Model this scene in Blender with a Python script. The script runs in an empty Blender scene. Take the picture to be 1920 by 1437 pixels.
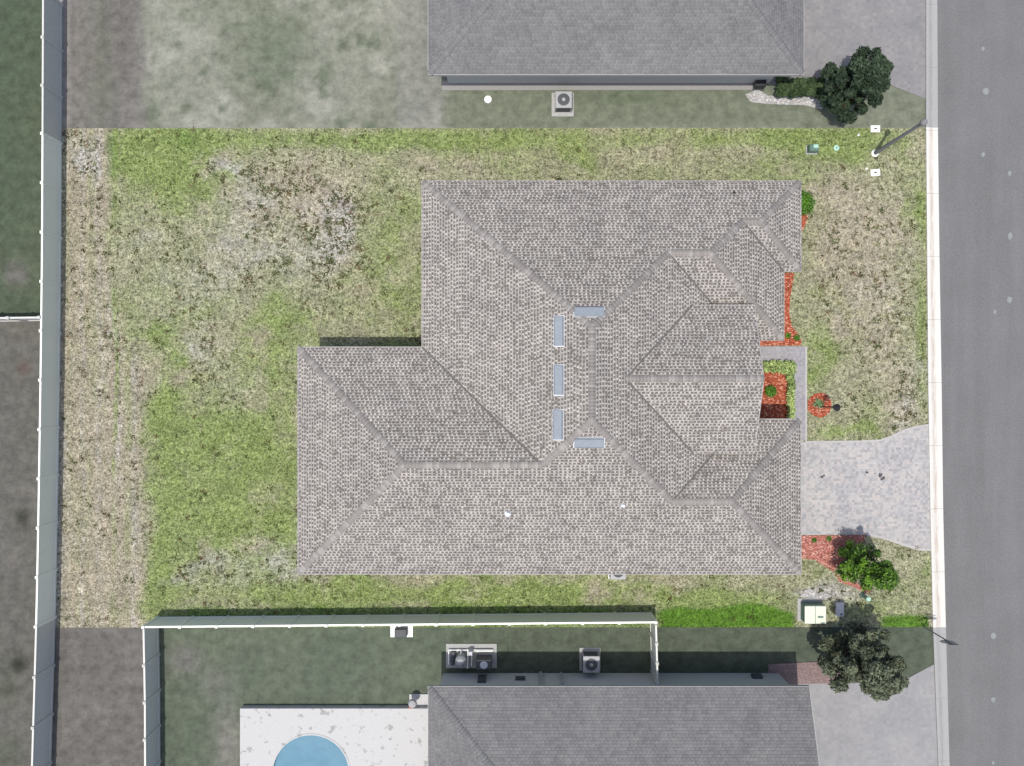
import bpy, math, random
import numpy as np
from mathutils import Vector

# ------------------------------------------------------------------ camera, sky, sun, exposure
S, H, CX, CY = 35.8, 45.0, 960.0, 718.5      # photo pixels per metre on the ground, drone height
sc = bpy.context.scene
cam_d = bpy.data.cameras.new("camera"); cam = bpy.data.objects.new("camera", cam_d)
sc.collection.objects.link(cam); sc.camera = cam
cam.location = (0, 0, H); cam.rotation_euler = (0, 0, 0)
cam_d.sensor_fit = 'HORIZONTAL'; cam_d.sensor_width = 36.0
cam_d.lens = 36.0 * H / (1920 / S); cam_d.clip_end = 6000; cam_d.clip_start = 0.5

SUNV = Vector((-0.125, -0.20, 1.0)).normalized()
elev = math.asin(SUNV.z); azim = math.atan2(SUNV.x, SUNV.y)
world = bpy.data.worlds.new("World"); sc.world = world; world.use_nodes = True
wn = world.node_tree.nodes; wl = world.node_tree.links
sky = wn.new('ShaderNodeTexSky'); sky.sky_type = 'NISHITA'; sky.sun_disc = False
sky.sun_elevation = elev; sky.sun_rotation = azim; sky.air_density = 0.8; sky.dust_density = 2.5
bg = wn['Background']; bg.inputs['Strength'].default_value = 0.15
wl.new(sky.outputs[0], bg.inputs[0])
sun_d = bpy.data.lights.new("sun", 'SUN'); sun_d.energy = 3.0; sun_d.angle = math.radians(0.5)
sun_d.color = (1.0, 0.955, 0.885)
sun = bpy.data.objects.new("sun", sun_d); sc.collection.objects.link(sun)
sun.rotation_euler = SUNV.to_track_quat('Z', 'Y').to_euler(); sun.location = (0, 0, 60)
sc.view_settings.view_transform = 'Standard'; sc.view_settings.look = 'None'
sc.view_settings.exposure = 0.22; sc.view_settings.gamma = 1.0; sc.view_settings.use_curve_mapping = False

rng = np.random.default_rng(11); random.seed(5)
C = sc.collection

# ------------------------------------------------------------------ helpers
def P(px, py, z=0.0):                       # photo pixel of a point at height z -> world metres
    k = (H - z) / (H * S)
    return ((px - CX) * k, (CY - py) * k)

def lin(c):
    c = c / 255.0
    return c / 12.92 if c <= 0.04045 else ((c + 0.055) / 1.055) ** 2.4
def A(r, g, b, f=1.5):                      # base colour for a sunlit level surface seen as r,g,b
    return (min(lin(r) / f, .85), min(lin(g) / f, .85), min(lin(b) / f, .85), 1.0)

def tag(o, label=None, cat=None, group=None, kind=None):
    if label: o['label'] = label
    if cat: o['category'] = cat
    if group: o['group'] = group
    if kind: o['kind'] = kind
    return o

def empty(name, loc, label, cat, group=None, rz=0.0):
    o = bpy.data.objects.new(name, None); C.objects.link(o); o.location = loc
    o.rotation_euler = (0, 0, rz); o.empty_display_size = .3
    return tag(o, label, cat, group)

class MB:
    def __init__(s): s.v = []; s.f = []
    def add(s, vs, fs):
        n = len(s.v); s.v += [tuple(v) for v in vs]; s.f += [tuple(n + i for i in f) for f in fs]; return s
    def box(s, x0, x1, y0, y1, z0, z1, b=0.0):
        if b <= 0:
            vs = [(x0,y0,z0),(x1,y0,z0),(x1,y1,z0),(x0,y1,z0),(x0,y0,z1),(x1,y0,z1),(x1,y1,z1),(x0,y1,z1)]
            fs = [(3,2,1,0),(4,5,6,7),(0,1,5,4),(1,2,6,5),(2,3,7,6),(3,0,4,7)]
            return s.add(vs, fs)
        vs = []
        for (q, z) in ((0, z0), (0, z1 - b), (b, z1)):
            vs += [(x0+q,y0+q,z),(x1-q,y0+q,z),(x1-q,y1-q,z),(x0+q,y1-q,z)]
        fs = [(3,2,1,0),(8,9,10,11)]
        for k in (0, 4):
            for i in range(4):
                j = (i + 1) % 4; fs.append((k+i, k+j, k+4+j, k+4+i))
        return s.add(vs, fs)
    def tube(s, p0, p1, r0, r1=None, n=10, caps=True):
        r1 = r0 if r1 is None else r1
        p0 = Vector(p0); p1 = Vector(p1); d = (p1 - p0).normalized()
        a = d.orthogonal().normalized(); b = d.cross(a)
        vs = []
        for p, r in ((p0, r0), (p1, r1)):
            for i in range(n):
                t = 2 * math.pi * i / n; vs.append(p + (a * math.cos(t) + b * math.sin(t)) * r)
        fs = [(i, (i+1) % n, n + (i+1) % n, n + i) for i in range(n)]
        if caps: fs += [tuple(range(n-1, -1, -1)), tuple(range(n, 2*n))]
        return s.add(vs, fs)
    def lathe(s, prof, c=(0, 0, 0), n=20):
        vs = []
        for r, z in prof:
            for i in range(n):
                t = 2*math.pi*i/n; vs.append((c[0]+r*math.cos(t), c[1]+r*math.sin(t), c[2]+z))
        fs = []
        for k in range(len(prof)-1):
            for i in range(n): fs.append((k*n+i, k*n+(i+1) % n, (k+1)*n+(i+1) % n, (k+1)*n+i))
        fs += [tuple(range(n-1, -1, -1)), tuple((len(prof)-1)*n + i for i in range(n))]
        return s.add(vs, fs)
    def prism(s, pts, z0, z1):
        n = len(pts)
        ar = sum(pts[i][0]*pts[(i+1) % n][1] - pts[(i+1) % n][0]*pts[i][1] for i in range(n))
        if ar < 0: pts = pts[::-1]
        vs = [(x, y, z0) for x, y in pts] + [(x, y, z1) for x, y in pts]
        fs = [tuple(range(n-1, -1, -1)), tuple(range(n, 2*n))]
        fs += [(i, (i+1) % n, n+(i+1) % n, n+i) for i in range(n)]
        return s.add(vs, fs)
    def build(s, name, m, parent=None, smooth=False, loc=None):
        me = bpy.data.meshes.new(name); me.from_pydata(s.v, [], s.f); me.update()
        if smooth: me.polygons.foreach_set('use_smooth', [True]*len(me.polygons))
        me.materials.append(m)
        o = bpy.data.objects.new(name, me); C.objects.link(o)
        if parent: o.parent = parent
        if loc: o.location = loc
        return o

def mesh_np(name, V, F, m, attrs=None, parent=None):
    """V (n,3), F (m,k) with constant k; attrs name -> (n,) or (n,4) point data"""
    me = bpy.data.meshes.new(name); k = F.shape[1]
    me.vertices.add(len(V)); me.vertices.foreach_set('co', V.astype(np.float32).ravel())
    me.loops.add(F.size); me.loops.foreach_set('vertex_index', F.astype(np.int32).ravel())
    me.polygons.add(len(F)); me.polygons.foreach_set('loop_start', np.arange(0, F.size, k, dtype=np.int32))
    me.polygons.foreach_set('loop_total', np.full(len(F), k, dtype=np.int32))
    me.update(calc_edges=True)
    for nme, d in (attrs or {}).items():
        if d.ndim == 1:
            a = me.attributes.new(nme, 'FLOAT', 'POINT'); a.data.foreach_set('value', d.astype(np.float32))
        else:
            a = me.attributes.new(nme, 'FLOAT_COLOR', 'POINT'); a.data.foreach_set('color', d.astype(np.float32).ravel())
    me.materials.append(m)
    o = bpy.data.objects.new(name, me); C.objects.link(o)
    if parent: o.parent = parent
    return o

# smooth value noise in numpy
_tab = rng.random((256, 256))
def vnoise(x, y, s):
    x = x / s + 37.3; y = y / s + 91.7
    xi = np.floor(x).astype(int); yi = np.floor(y).astype(int); fx = x - xi; fy = y - yi
    fx = fx*fx*(3-2*fx); fy = fy*fy*(3-2*fy)
    g = lambda i, j: _tab[(xi+i) % 256, (yi+j) % 256]
    return (g(0,0)*(1-fx)+g(1,0)*fx)*(1-fy) + (g(0,1)*(1-fx)+g(1,1)*fx)*fy
def fbm(x, y, s, n=4):
    t = 0; a = 1; w = 0
    for i in range(n): t = t + a*vnoise(x+i*13.1, y-i*7.7, s); w += a; a *= .55; s *= .5
    return t / w

# ------------------------------------------------------------------ node helper
class NG:
    def __init__(s, name, rough=.8, spec=.3):
        s.m = bpy.data.materials.new(name); s.m.use_nodes = True
        s.t = s.m.node_tree; s.b = s.t.nodes['Principled BSDF']
        s.b.inputs['Roughness'].default_value = rough
        s.b.inputs['Specular IOR Level'].default_value = spec
    def n(s, ty, **kw):
        o = s.t.nodes.new('ShaderNode' + ty)
        for k, v in kw.items(): setattr(o, k, v)
        return o
    def put(s, sock, v):
        if hasattr(v, 'node') and hasattr(v, 'links'): s.t.links.new(v, sock)
        else: sock.default_value = v
    def math(s, op, a, b=0.0, c=None, clamp=False):
        o = s.n('Math', operation=op, use_clamp=clamp); s.put(o.inputs[0], a); s.put(o.inputs[1], b)
        if c is not None: s.put(o.inputs[2], c)
        return o.outputs[0]
    def mix(s, f, a, b, mode='MIX'):
        o = s.n('Mix', data_type='RGBA', blend_type=mode); s.put(o.inputs[0], f); s.put(o.inputs[6], a); s.put(o.inputs[7], b)
        return o.outputs[2]
    def pos(s): return s.n('NewGeometry').outputs['Position']
    def map(s, vec, scale=(1,1,1), loc=(0,0,0)):
        o = s.n('Mapping'); s.put(o.inputs[0], vec); o.inputs[3].default_value = scale; o.inputs[1].default_value = loc
        return o.outputs[0]
    def noise(s, vec, scale, detail=3, rough=.6):
        o = s.n('TexNoise'); s.put(o.inputs['Vector'], vec); o.inputs['Scale'].default_value = scale
        o.inputs['Detail'].default_value = detail; o.inputs['Roughness'].default_value = rough
        return o.outputs[0]
    def voro(s, vec, scale, out='Distance', **kw):
        o = s.n('TexVoronoi', **kw); s.put(o.inputs['Vector'], vec); o.inputs['Scale'].default_value = scale
        return o.outputs[out]
    def rng(s, v, a, b, c=0.0, d=1.0, smooth=False):
        o = s.n('MapRange', clamp=True, interpolation_type='SMOOTHSTEP' if smooth else 'LINEAR'); s.put(o.inputs[0], v)
        for i, q in enumerate((a, b, c, d)): s.put(o.inputs[i+1], q)
        return o.outputs[0]
    def attr(s, name, out='Color'):
        o = s.n('Attribute'); o.attribute_name = name; return o.outputs[out]
    def sep(s, v):
        o = s.n('SeparateXYZ'); s.put(o.inputs[0], v); return o.outputs
    def comb(s, x, y, z=0.0):
        o = s.n('CombineXYZ'); s.put(o.inputs[0], x); s.put(o.inputs[1], y); s.put(o.inputs[2], z); return o.outputs[0]
    def white(s, v):
        o = s.n('TexWhiteNoise', noise_dimensions='3D'); s.put(o.inputs[0], v); return o.outputs['Value']
    def bump(s, h, strength=.5, dist=.02):
        o = s.n('Bump'); s.put(o.inputs['Height'], h); o.inputs['Strength'].default_value = strength
        o.inputs['Distance'].default_value = dist; s.t.links.new(o.outputs[0], s.b.inputs['Normal'])
    def col(s, v): s.put(s.b.inputs['Base Color'], v); return s.m

def plain(name, c, rough=.6, spec=.4, metal=0.0, var=.12, scale=6.0):
    g = NG(name, rough, spec); n = g.noise(g.pos(), scale, 5, .7)
    d = tuple(x*(1-var) for x in c[:3]) + (1,); e = tuple(min(1, x*(1+var)) for x in c[:3]) + (1,)
    g.b.inputs['Metallic'].default_value = metal
    return g.col(g.mix(g.rng(n, .3, .7), d, e))

# ---- lawn of the lot: masks R green, G bare, B tan, A vivid
def lawn_mat():
    g = NG('lawn_turf', .95, .1); p = g.pos()
    m = g.n('Attribute'); m.attribute_name = 'mask'
    r, gg, b = g.n('SeparateColor'), None, None
    g.t.links.new(m.outputs['Color'], r.inputs[0])
    R, G_, B = r.outputs[0], r.outputs[1], r.outputs[2]; V = m.outputs['Alpha']
    n1 = g.noise(p, 4.2, 6, .85); n2 = g.noise(g.map(p, loc=(31, 7, 0)), 9.5, 4, .85)
    n3 = g.noise(g.map(p, loc=(5, 17, 0)), 1.3, 5, .75)
    t = g.rng(g.math('ADD', g.math('MULTIPLY', n1, .5), g.math('MULTIPLY', n2, .5)), .42, .59)
    dry = g.mix(t, (.060, .064, .034, 1), (.50, .49, .34, 1))
    green = g.mix(t, (.040, .066, .016, 1), (.35, .42, .17, 1))
    bare = g.mix(t, (.10, .095, .082, 1), (.62, .60, .56, 1))
    tan = g.mix(t, (.100, .090, .064, 1), (.54, .485, .375, 1))
    viv = g.mix(t, (.024, .060, .008, 1), (.15, .285, .045, 1))
    n4 = g.noise(g.map(p, loc=(15, 3, 0)), .45, 4, .65)
    jit = g.math('MULTIPLY', g.math('SUBTRACT', g.math('ADD', g.math('MULTIPLY', n3, .5), g.math('ADD', g.math('MULTIPLY', n1, .25), g.math('MULTIPLY', n4, .25))), .5), 2.1)
    def th(x): return g.rng(g.math('ADD', x, jit), .08, .92, smooth=True)
    c = g.mix(th(R), dry, green)
    c = g.mix(th(B), c, tan)
    c = g.mix(th(G_), c, bare)
    c = g.mix(g.rng(g.math('ADD', V, g.math('MULTIPLY', jit, .8)), .15, .85), c, viv)
    n6 = g.noise(g.map(p, loc=(8, 21, 0)), 1.0, 5, .7)
    c = g.mix(1.0, c, g.mix(g.rng(n6, .33, .67), (.74, .75, .74, 1), (1.2, 1.2, 1.16, 1)), 'MULTIPLY')
    g.bump(t, .6, .03)
    return g.col(c)

def dull_mat():
    g = NG('neighbour_turf', .95, .1); p = g.pos()
    c = g.attr('albedo'); n1 = g.noise(p, 1.9, 3, .62); n2 = g.noise(p, 7, 3, .7)
    t = g.rng(g.math('ADD', g.math('MULTIPLY', n1, .7), g.math('MULTIPLY', n2, .3)), .36, .66)
    c2 = g.mix(1.0, c, g.mix(t, (.74, .74, .74, 1), (1.27, 1.26, 1.25, 1)), 'MULTIPLY')
    g.bump(t, .3, .03)
    return g.col(c2)

def shingle_mat(name, light, mid, dark, contrast=1.0, wear=.5):
    g = NG(name, .92, .15); uv = g.n('UVMap').outputs[0]; s = g.sep(uv)
    v = g.math('DIVIDE', s[1], .148); row = g.math('FLOOR', v); fv = g.math('FRACT', v)
    off = g.white(g.comb(row, 3.7, 1.1))
    uu = g.math('ADD', g.math('DIVIDE', s[0], .2), g.math('MULTIPLY', off, 9.0))
    cell = g.math('FLOOR', uu); fu = g.math('FRACT', uu)
    w1 = g.white(g.comb(cell, row, .5)); w2 = g.white(g.comb(cell, row, 7.5))
    low = g.noise(g.map(uv, scale=(1, 1, 1)), 1.1, 4, .7)
    edge = g.math('ADD', .36, g.math('MULTIPLY', g.math('SUBTRACT', w1, .5), .25))
    tab = g.math('LESS_THAN', fu, edge)
    blot = g.math('MULTIPLY', g.math('SUBTRACT', g.noise(uv, 2.3, 4, .75), .5), 2.4)
    keep = g.math('GREATER_THAN', g.math('ADD', w2, blot), .22)
    gap = g.math('LESS_THAN', g.math('ADD', w2, blot), 1.05)
    low_ = g.math('LESS_THAN', fv, .56)
    cell2 = g.math('FLOOR', g.math('ADD', uu, .3)); w4 = g.white(g.comb(cell2, row, 3.3))
    up = g.math('GREATER_THAN', g.math('ADD', w4, blot), .16)
    low2 = g.math('SUBTRACT', 1.0, low_)
    litm = g.math('ADD', g.math('MULTIPLY', g.math('MULTIPLY', tab, keep), low_), g.math('MULTIPLY', g.math('MULTIPLY', low2, up), .78))
    drk = g.math('MULTIPLY', g.math('MULTIPLY', g.math('SUBTRACT', 1.0, tab), low_), gap)
    c = g.mix(g.math('MULTIPLY', litm, contrast), mid, light)
    c = g.mix(g.math('MULTIPLY', drk, contrast), c, dark)
    w3 = g.white(g.comb(cell, row, 2.2))
    c = g.mix(1.0, c, g.mix(w3, (.86, .86, .86, 1), (1.08, 1.075, 1.065, 1)), 'MULTIPLY')
    big = g.noise(g.pos(), .7, 5, .7)
    c = g.mix(1.0, c, g.mix(g.rng(big, .35, .65), (.86, .86, .865, 1), (1.06, 1.055, 1.045, 1)), 'MULTIPLY')
    hb = g.math('MAXIMUM', g.math('MULTIPLY', g.math('SUBTRACT', 1.0, fv), .9), g.math('MULTIPLY', g.math('SUBTRACT', fv, .72), 3.6))
    g.bump(hb, 1.0 * contrast, .032)
    return g.col(c)

def cap_mat(name, c0, c1):
    g = NG(name, .9, .15); t = g.attr('tone', 'Fac'); n = g.noise(g.pos(), 9, 4, .7)
    c = g.mix(t, c0, c1)
    return g.col(g.mix(1.0, c, g.mix(n, (.88, .88, .88, 1), (1.1, 1.1, 1.1, 1)), 'MULTIPLY'))

def leaf_mat(name, dark, light, rough=.45, spec=.35, tr=.12):
    g = NG(name, rough, spec); t = g.attr('tone', 'Fac')
    c = g.mix(t, dark, light)
    g.b.inputs['Transmission Weight'].default_value = 0.0
    g.b.inputs['Subsurface Weight'].default_value = 0.0
    return g.col(c)

def asphalt_mat():
    g = NG('asphalt', .92, .2); p = g.pos()
    n = g.noise(p, 14, 5, .8); b = g.noise(g.map(p, scale=(1.2, .08, 1)), 1.0, 4, .6); q = g.noise(p, .5, 4, .6)
    c = g.mix(g.rng(n, .3, .7), A(117, 117, 117), A(145, 145, 145))
    c = g.mix(1.0, c, g.mix(g.rng(b, .3, .7), (.93, .93, .93, 1), (1.06, 1.06, 1.06, 1)), 'MULTIPLY')
    c = g.mix(1.0, c, g.mix(g.rng(q, .3, .7), (.95, .95, .95, 1), (1.05, 1.05, 1.05, 1)), 'MULTIPLY')
    return g.col(c)

def curb_mat(name, c, stain):
    g = NG(name, .85, .2); uv = g.n('UVMap').outputs[0]; s = g.sep(uv)
    n = g.noise(g.map(g.pos(), scale=(6, .6, 1)), 1.5, 5, .75); n2 = g.noise(g.pos(), 8, 4, .75)
    band = g.math('SUBTRACT', 1.0, g.rng(g.math('ABSOLUTE', g.math('SUBTRACT', s[0], .42)), .03, .28, smooth=True))
    k = g.math('MULTIPLY', band, g.rng(n, .4, .62))
    c = g.mix(g.math('MULTIPLY', k, .8), c, stain)
    c = g.mix(1.0, c, g.mix(n2, (.88, .88, .88, 1), (1.08, 1.08, 1.08, 1)), 'MULTIPLY')
    j = g.math('LESS_THAN', g.math('FRACT', g.math('DIVIDE', s[1], 3.3)), .012)
    return g.col(g.mix(g.math('MULTIPLY', j, .4), c, (.2, .19, .18, 1)))

def paver_mat(name, cols, size=.16, joint=(.17, .165, .16, 1), jw=.05, stains=True):
    g = NG(name, .85, .2); p = g.pos(); s = g.sep(p)
    y = g.math('DIVIDE', s[1], size); row = g.math('FLOOR', y)
    x = g.math('ADD', g.math('DIVIDE', s[0], size * 1.1), g.math('MULTIPLY', g.white(g.comb(row, 1.5, 8.2)), 5.0))
    cx = g.math('FLOOR', x); fy = g.math('FRACT', y); fx = g.math('FRACT', x)
    r1 = g.white(g.comb(cx, row, 1.0)); r2 = g.white(g.comb(cx, row, 5.0))
    c = g.mix(r1, cols[0], cols[1]); c = g.mix(g.rng(r2, .55, .95), c, cols[2])
    jx = g.math('LESS_THAN', fx, jw); jy = g.math('LESS_THAN', fy, jw * 1.2)
    n = g.noise(p, 10, 5, .8)
    c = g.mix(1.0, c, g.mix(n, (.86, .86, .86, 1), (1.12, 1.12, 1.12, 1)), 'MULTIPLY')
    c = g.mix(g.math('MULTIPLY', g.math('MAXIMUM', jx, jy), .65), c, joint)
    b = g.noise(p, .6, 4, .6)
    c = g.mix(1.0, c, g.mix(g.rng(b, .35, .65), (.92, .92, .94, 1), (1.06, 1.05, 1.04, 1)), 'MULTIPLY')
    return g.col(c)

def mulch_mat(name, d, m, l):
    g = NG(name, .9, .15); p = g.pos()
    w = g.n('TexVoronoi'); g.put(w.inputs['Vector'], g.map(p, scale=(1, 1.7, 1))); w.inputs['Scale'].default_value = 13
    s = g.n('SeparateColor'); g.t.links.new(w.outputs['Color'], s.inputs[0])
    n = g.noise(p, 11, 5, .8)
    c = g.mix(g.rng(n, .38, .6), d, m); c = g.mix(g.rng(s.outputs[0], .72, .95), c, l)
    g.bump(s.outputs[1], .8, .03)
    return g.col(c)

def deck_mat():
    g = NG('pool_deck_coating', .8, .25); p = g.pos()
    n = g.noise(p, 2.6, 3, .6); n2 = g.noise(g.map(p, loc=(9, 3, 0)), 9, 4, .7)
    c = g.mix(n2, A(205, 205, 203), A(226, 226, 224))
    return g.col(g.mix(g.math('MULTIPLY', g.rng(n, .60, .66), .55), c, A(140, 138, 132)))

def vinyl_mat():
    g = NG('white_vinyl', .4, .4); p = g.pos(); n = g.noise(g.map(p, scale=(1, 1, .4)), 3.0, 4, .6)
    return g.col(g.mix(n, (.76, .78, .71, 1), (.84, .86, .78, 1)))

M = {}
M['lawn'] = lawn_mat(); M['dull'] = dull_mat()
M['shingle'] = shingle_mat('weathered_shingles', A(214, 209, 202), A(164, 158, 151), A(126, 120, 114))
M['cap'] = cap_mat('cap_shingles', A(162, 156, 151), A(188, 183, 177))
M['shingleN'] = shingle_mat('grey_shingles', A(152, 152, 152), A(140, 140, 140), A(128, 128, 128), .55)
M['capN'] = cap_mat('grey_cap_shingles', A(138, 138, 138), A(148, 148, 148))
M['wall'] = plain('stucco', (.42, .42, .40, 1), .9, .1, var=.06, scale=20)
M['wallN'] = plain('pale_stucco', (.50, .50, .49, 1), .9, .1, var=.06, scale=20)
M['fascia'] = plain('painted_fascia', (.36, .35, .34, 1), .5, .3, var=.05)
M['asphalt'] = asphalt_mat()
M['curb'] = curb_mat('curb_concrete', A(243, 240, 232, 1.45), A(205, 185, 160))
M['curbN'] = curb_mat('greyed_curb_concrete', A(186, 186, 184), A(168, 166, 162))
M['paver'] = paver_mat('driveway_pavers', (A(174, 174, 175), A(205, 204, 202), A(211, 204, 199)), .125, (.26, .25, .24, 1))
M['walkpaver'] = paver_mat('walk_pavers', (A(165, 165, 170), A(190, 188, 190), A(182, 178, 180)), .11)
M['paverN'] = paver_mat('light_grey_pavers', (A(164, 164, 164), A(176, 176, 176), A(170, 170, 170)), .17, (.28, .28, .28, 1), .03)
M['paverT'] = paver_mat('mid_grey_pavers', (A(146, 146, 146), A(162, 160, 160), A(154, 153, 153)), .17, (.24, .24, .24, 1), .03)
M['edge'] = plain('edge_concrete', A(205, 202, 198), .85, .2, var=.15, scale=9)
M['mulch'] = mulch_mat('red_mulch', (.12, .026, .016, 1), (.44, .105, .05, 1), (.62, .32, .22, 1))
M['mulchP'] = mulch_mat('faded_red_mulch', (.17, .06, .05, 1), (.46, .17, .13, 1), (.60, .36, .30, 1))
M['mulchN'] = mulch_mat('greyed_mulch', (.16, .12, .115, 1), (.25, .18, .17, 1), (.30, .23, .22, 1))
M['gravel'] = mulch_mat('white_gravel', (.22, .215, .20, 1), (.46, .45, .44, 1), (.62, .61, .60, 1))
M['vinyl'] = vinyl_mat()
M['vinylN'] = plain('grey_vinyl', (.56, .56, .52, 1), .4, .35, var=.05)
M['metal'] = plain('painted_metal_vent', (.22, .25, .28, 1), .6, .3, 0, .1, 5)
M['flange'] = plain('vent_flange', (.62, .64, .66, 1), .5, .4, .2, .06)
M['white'] = plain('white_plastic', (.80, .80, .78, 1), .5, .3, var=.04)
M['pvc'] = plain('pale_pipe', (.70, .74, .80, 1), .5, .3, var=.04)
M['black'] = plain('black_metal', (.02, .02, .022, 1), .5, .4, var=.1)
M['pole'] = plain('grey_concrete_pole', (.22, .22, .22, 1), .8, .2, var=.15, scale=10)
M['boxgreen'] = plain('utility_green', (.10, .17, .135, 1), .5, .4, var=.08)
M['boxlid'] = plain('sun_faded_lid', (.62, .66, .54, 1), .5, .4, var=.06, scale=9)
M['mint'] = plain('pale_mint_plastic', (.36, .58, .47, 1), .5, .3, var=.06)
M['midgreen'] = plain('pedestal_green', (.17, .30, .24, 1), .5, .3, var=.06)
M['boxgrey'] = plain('box_grey', (.50, .51, .55, 1), .6, .3, var=.08, scale=9)
M['concrete'] = plain('pad_concrete', (.36, .36, .345, 1), .9, .1, var=.14, scale=9)
M['acgrey'] = plain('unit_grey', (.33, .335, .34, 1), .5, .4, var=.08)
M['acdark'] = plain('unit_grille', (.07, .075, .08, 1), .6, .3, var=.2, scale=30)
M['bark'] = plain('bark', (.12, .09, .065, 1), .9, .1, var=.3, scale=14)
M['valley'] = plain('valley_crease_shade', (.13, .125, .12, 1), .9, .1, var=.3, scale=12); M['deck'] = deck_mat(); M['apron'] = plain('pale_apron', A(170, 168, 164), .9, .1, var=.1, scale=12)
M['stain'] = plain('oil_stain', (.075, .072, .075, 1), .7, .3, var=.25, scale=12)
M['speck'] = plain('pale_road_speck', A(158, 163, 163), .8, .3, var=.1)
M['glass'] = plain('window_glass', (.05, .06, .07, 1), .08, .6, var=.1)
M['door'] = plain('door_paint', (.22, .12, .07, 1), .5, .3, var=.1)
M['garage'] = plain('garage_door_paint', (.60, .59, .57, 1), .5, .3, var=.04)
gw = NG('pool_water', .08, .5); nn = gw.noise(gw.pos(), 1.2, 4, .6)
gw.bump(gw.noise(gw.pos(), 5, 3, .5), .15, .03)
M['water'] = gw.col(gw.mix(gw.rng(nn, .3, .7), A(90, 146, 172), A(108, 160, 184)))
M['leafA'] = leaf_mat('glossy_leaves', (.008, .030, .004, 1), (.15, .30, .02, 1))
M['leafB'] = leaf_mat('dull_dark_leaves', (.016, .028, .016, 1), (.060, .092, .052, 1), .7, .15)
M['leafC'] = leaf_mat('grey_green_leaves', (.030, .037, .022, 1), (.17, .195, .125, 1), .7, .15)
M['leafD'] = leaf_mat('round_bush_leaves', (.02, .07, .006, 1), (.12, .28, .018, 1))
M['leafV'] = leaf_mat('lime_leaves', (.07, .13, .03, 1), (.56, .68, .26, 1), .6, .2)
M['leafH'] = leaf_mat('clipped_leaves', (.020, .038, .014, 1), (.085, .125, .055, 1), .7, .15)
M['leafP'] = leaf_mat('frond_leaves', (.05, .10, .04, 1), (.24, .36, .18, 1), .6, .2)
M['blade'] = leaf_mat('grass_blades', (0, 0, 0, 1), (0, 0, 0, 1), .8, .1)
_g = NG('grass_blade', .85, .1); M['blade'] = _g.col(_g.attr('bcol'))
_g = NG('mulch_chip', .85, .15); M['chip'] = _g.col(_g.attr('bcol'))

# ------------------------------------------------------------------ ground and lawns
def blob(px, py, cx, cy, rx, ry, e=2.0):
    return np.exp(-(np.abs((px-cx)/rx)**e + np.abs((py-cy)/ry)**e))
def sm(x, a, b):
    t = np.clip((x-a)/(b-a), 0, 1); return t*t*(3-2*t)

def to_px(x, y): return x*S+CX, CY-y*S

def neighbour_albedo(x, y):
    px, py = to_px(x, y)
    w = (fbm(x, y, 3.0, 3)-.5)*40
    px = px + w*.25; py = py + w*.25
    def c(*a): return np.array(A(*a)[:3])
    out = np.empty(x.shape+(3,)); out[:] = c(150, 154, 134)                    # top yard
    def lay(mask, col): out[:] = out*(1-mask[..., None]) + c(*col)*mask[..., None]
    n = fbm(x, y, 1.6, 4); n2 = fbm(x+40, y-9, 3.5, 4)
    lay(sm(n2, .45, .62)*.7, (134, 140, 116)); lay(sm(n, .52, .64)*.7, (172, 173, 156)); lay(sm(fbm(x-21, y+4, .9, 3), .60, .74)*.75, (108, 122, 94))
    lay(blob(px, py, 520, 100, 70, 50)*.6, (105, 122, 92)); lay(blob(px, py, 500, 30, 160, 50)*.4, (120, 132, 100))
    lay(sm(-px, -290, -250), (133, 130, 122))                                  # strip by the fence, top
    lay(sm(-px, -285, -262)*sm(n, .48, .6)*.6, (136, 130, 124))
    lay(blob(px, py, 192, 120, 22, 200)*.6, (112, 118, 96)); lay(blob(px, py, 232, 60, 26, 120)*.5, (108, 103, 98))
    lay(sm(-px, -136, -122), (166, 160, 154))
    lay(sm(px, 730, 760)*sm(-py, -250, -235)*.7, (150, 151, 142))
    lay(sm(px, 815, 850)*sm(-py, -250, -235), (128, 137, 112))
    lay(blob(px, py, 1180, 185, 90, 16)*.6, (104, 122, 88)); lay(blob(px, py, 1650, 215, 80, 30)*.7, (140, 146, 120))
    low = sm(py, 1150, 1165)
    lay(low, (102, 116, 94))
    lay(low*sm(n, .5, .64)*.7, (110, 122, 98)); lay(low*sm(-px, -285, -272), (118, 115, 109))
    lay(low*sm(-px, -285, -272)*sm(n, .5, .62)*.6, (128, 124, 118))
    lay(blob(px, py, 345, 1235, 28, 26)*.8, (128, 124, 122)); lay(blob(px, py, 400, 1280, 30, 30)*.6, (130, 130, 120))
    lay(blob(px, py, 428, 1400, 26, 80)*.9, (140, 138, 128)); lay(blob(px, py, 760, 1260, 60, 40)*.4, (112, 124, 100))
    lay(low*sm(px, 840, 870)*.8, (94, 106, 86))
    lf = sm(-px, -104, -98)
    lay(lf*sm(-py, -604, -600), (90, 106, 80))
    lay(lf*sm(-py, -604, -600)*sm(n2, .45, .6)*.5, (96, 108, 80))
    lay(lf*sm(py, 596, 600), (111, 110, 101)); lay(lf*sm(py, 600, 604)*sm(n, .48, .6)*.7, (120, 117, 109))
    lay(lf*blob(px, py, 30, 515, 22, 22)*.8, (128, 122, 118)); lay(lf*blob(px, py, 45, 690, 12, 14)*.5, (120, 82, 72))
    lay(lf*blob(px, py, 36, 1245, 16, 16), (52, 58, 44)); lay(lf*blob(px, py, 42, 970, 14, 12), (58, 62, 50))
    lay(lf*blob(px, py, 15, 1290, 20, 40)*.6, (78, 90, 66)); lay(lf*blob(px, py, 10, 1410, 30, 30)*.6, (92, 104, 80))
    gr = out.mean(-1, keepdims=True); out = out*.72+gr*.28
    return out

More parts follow.
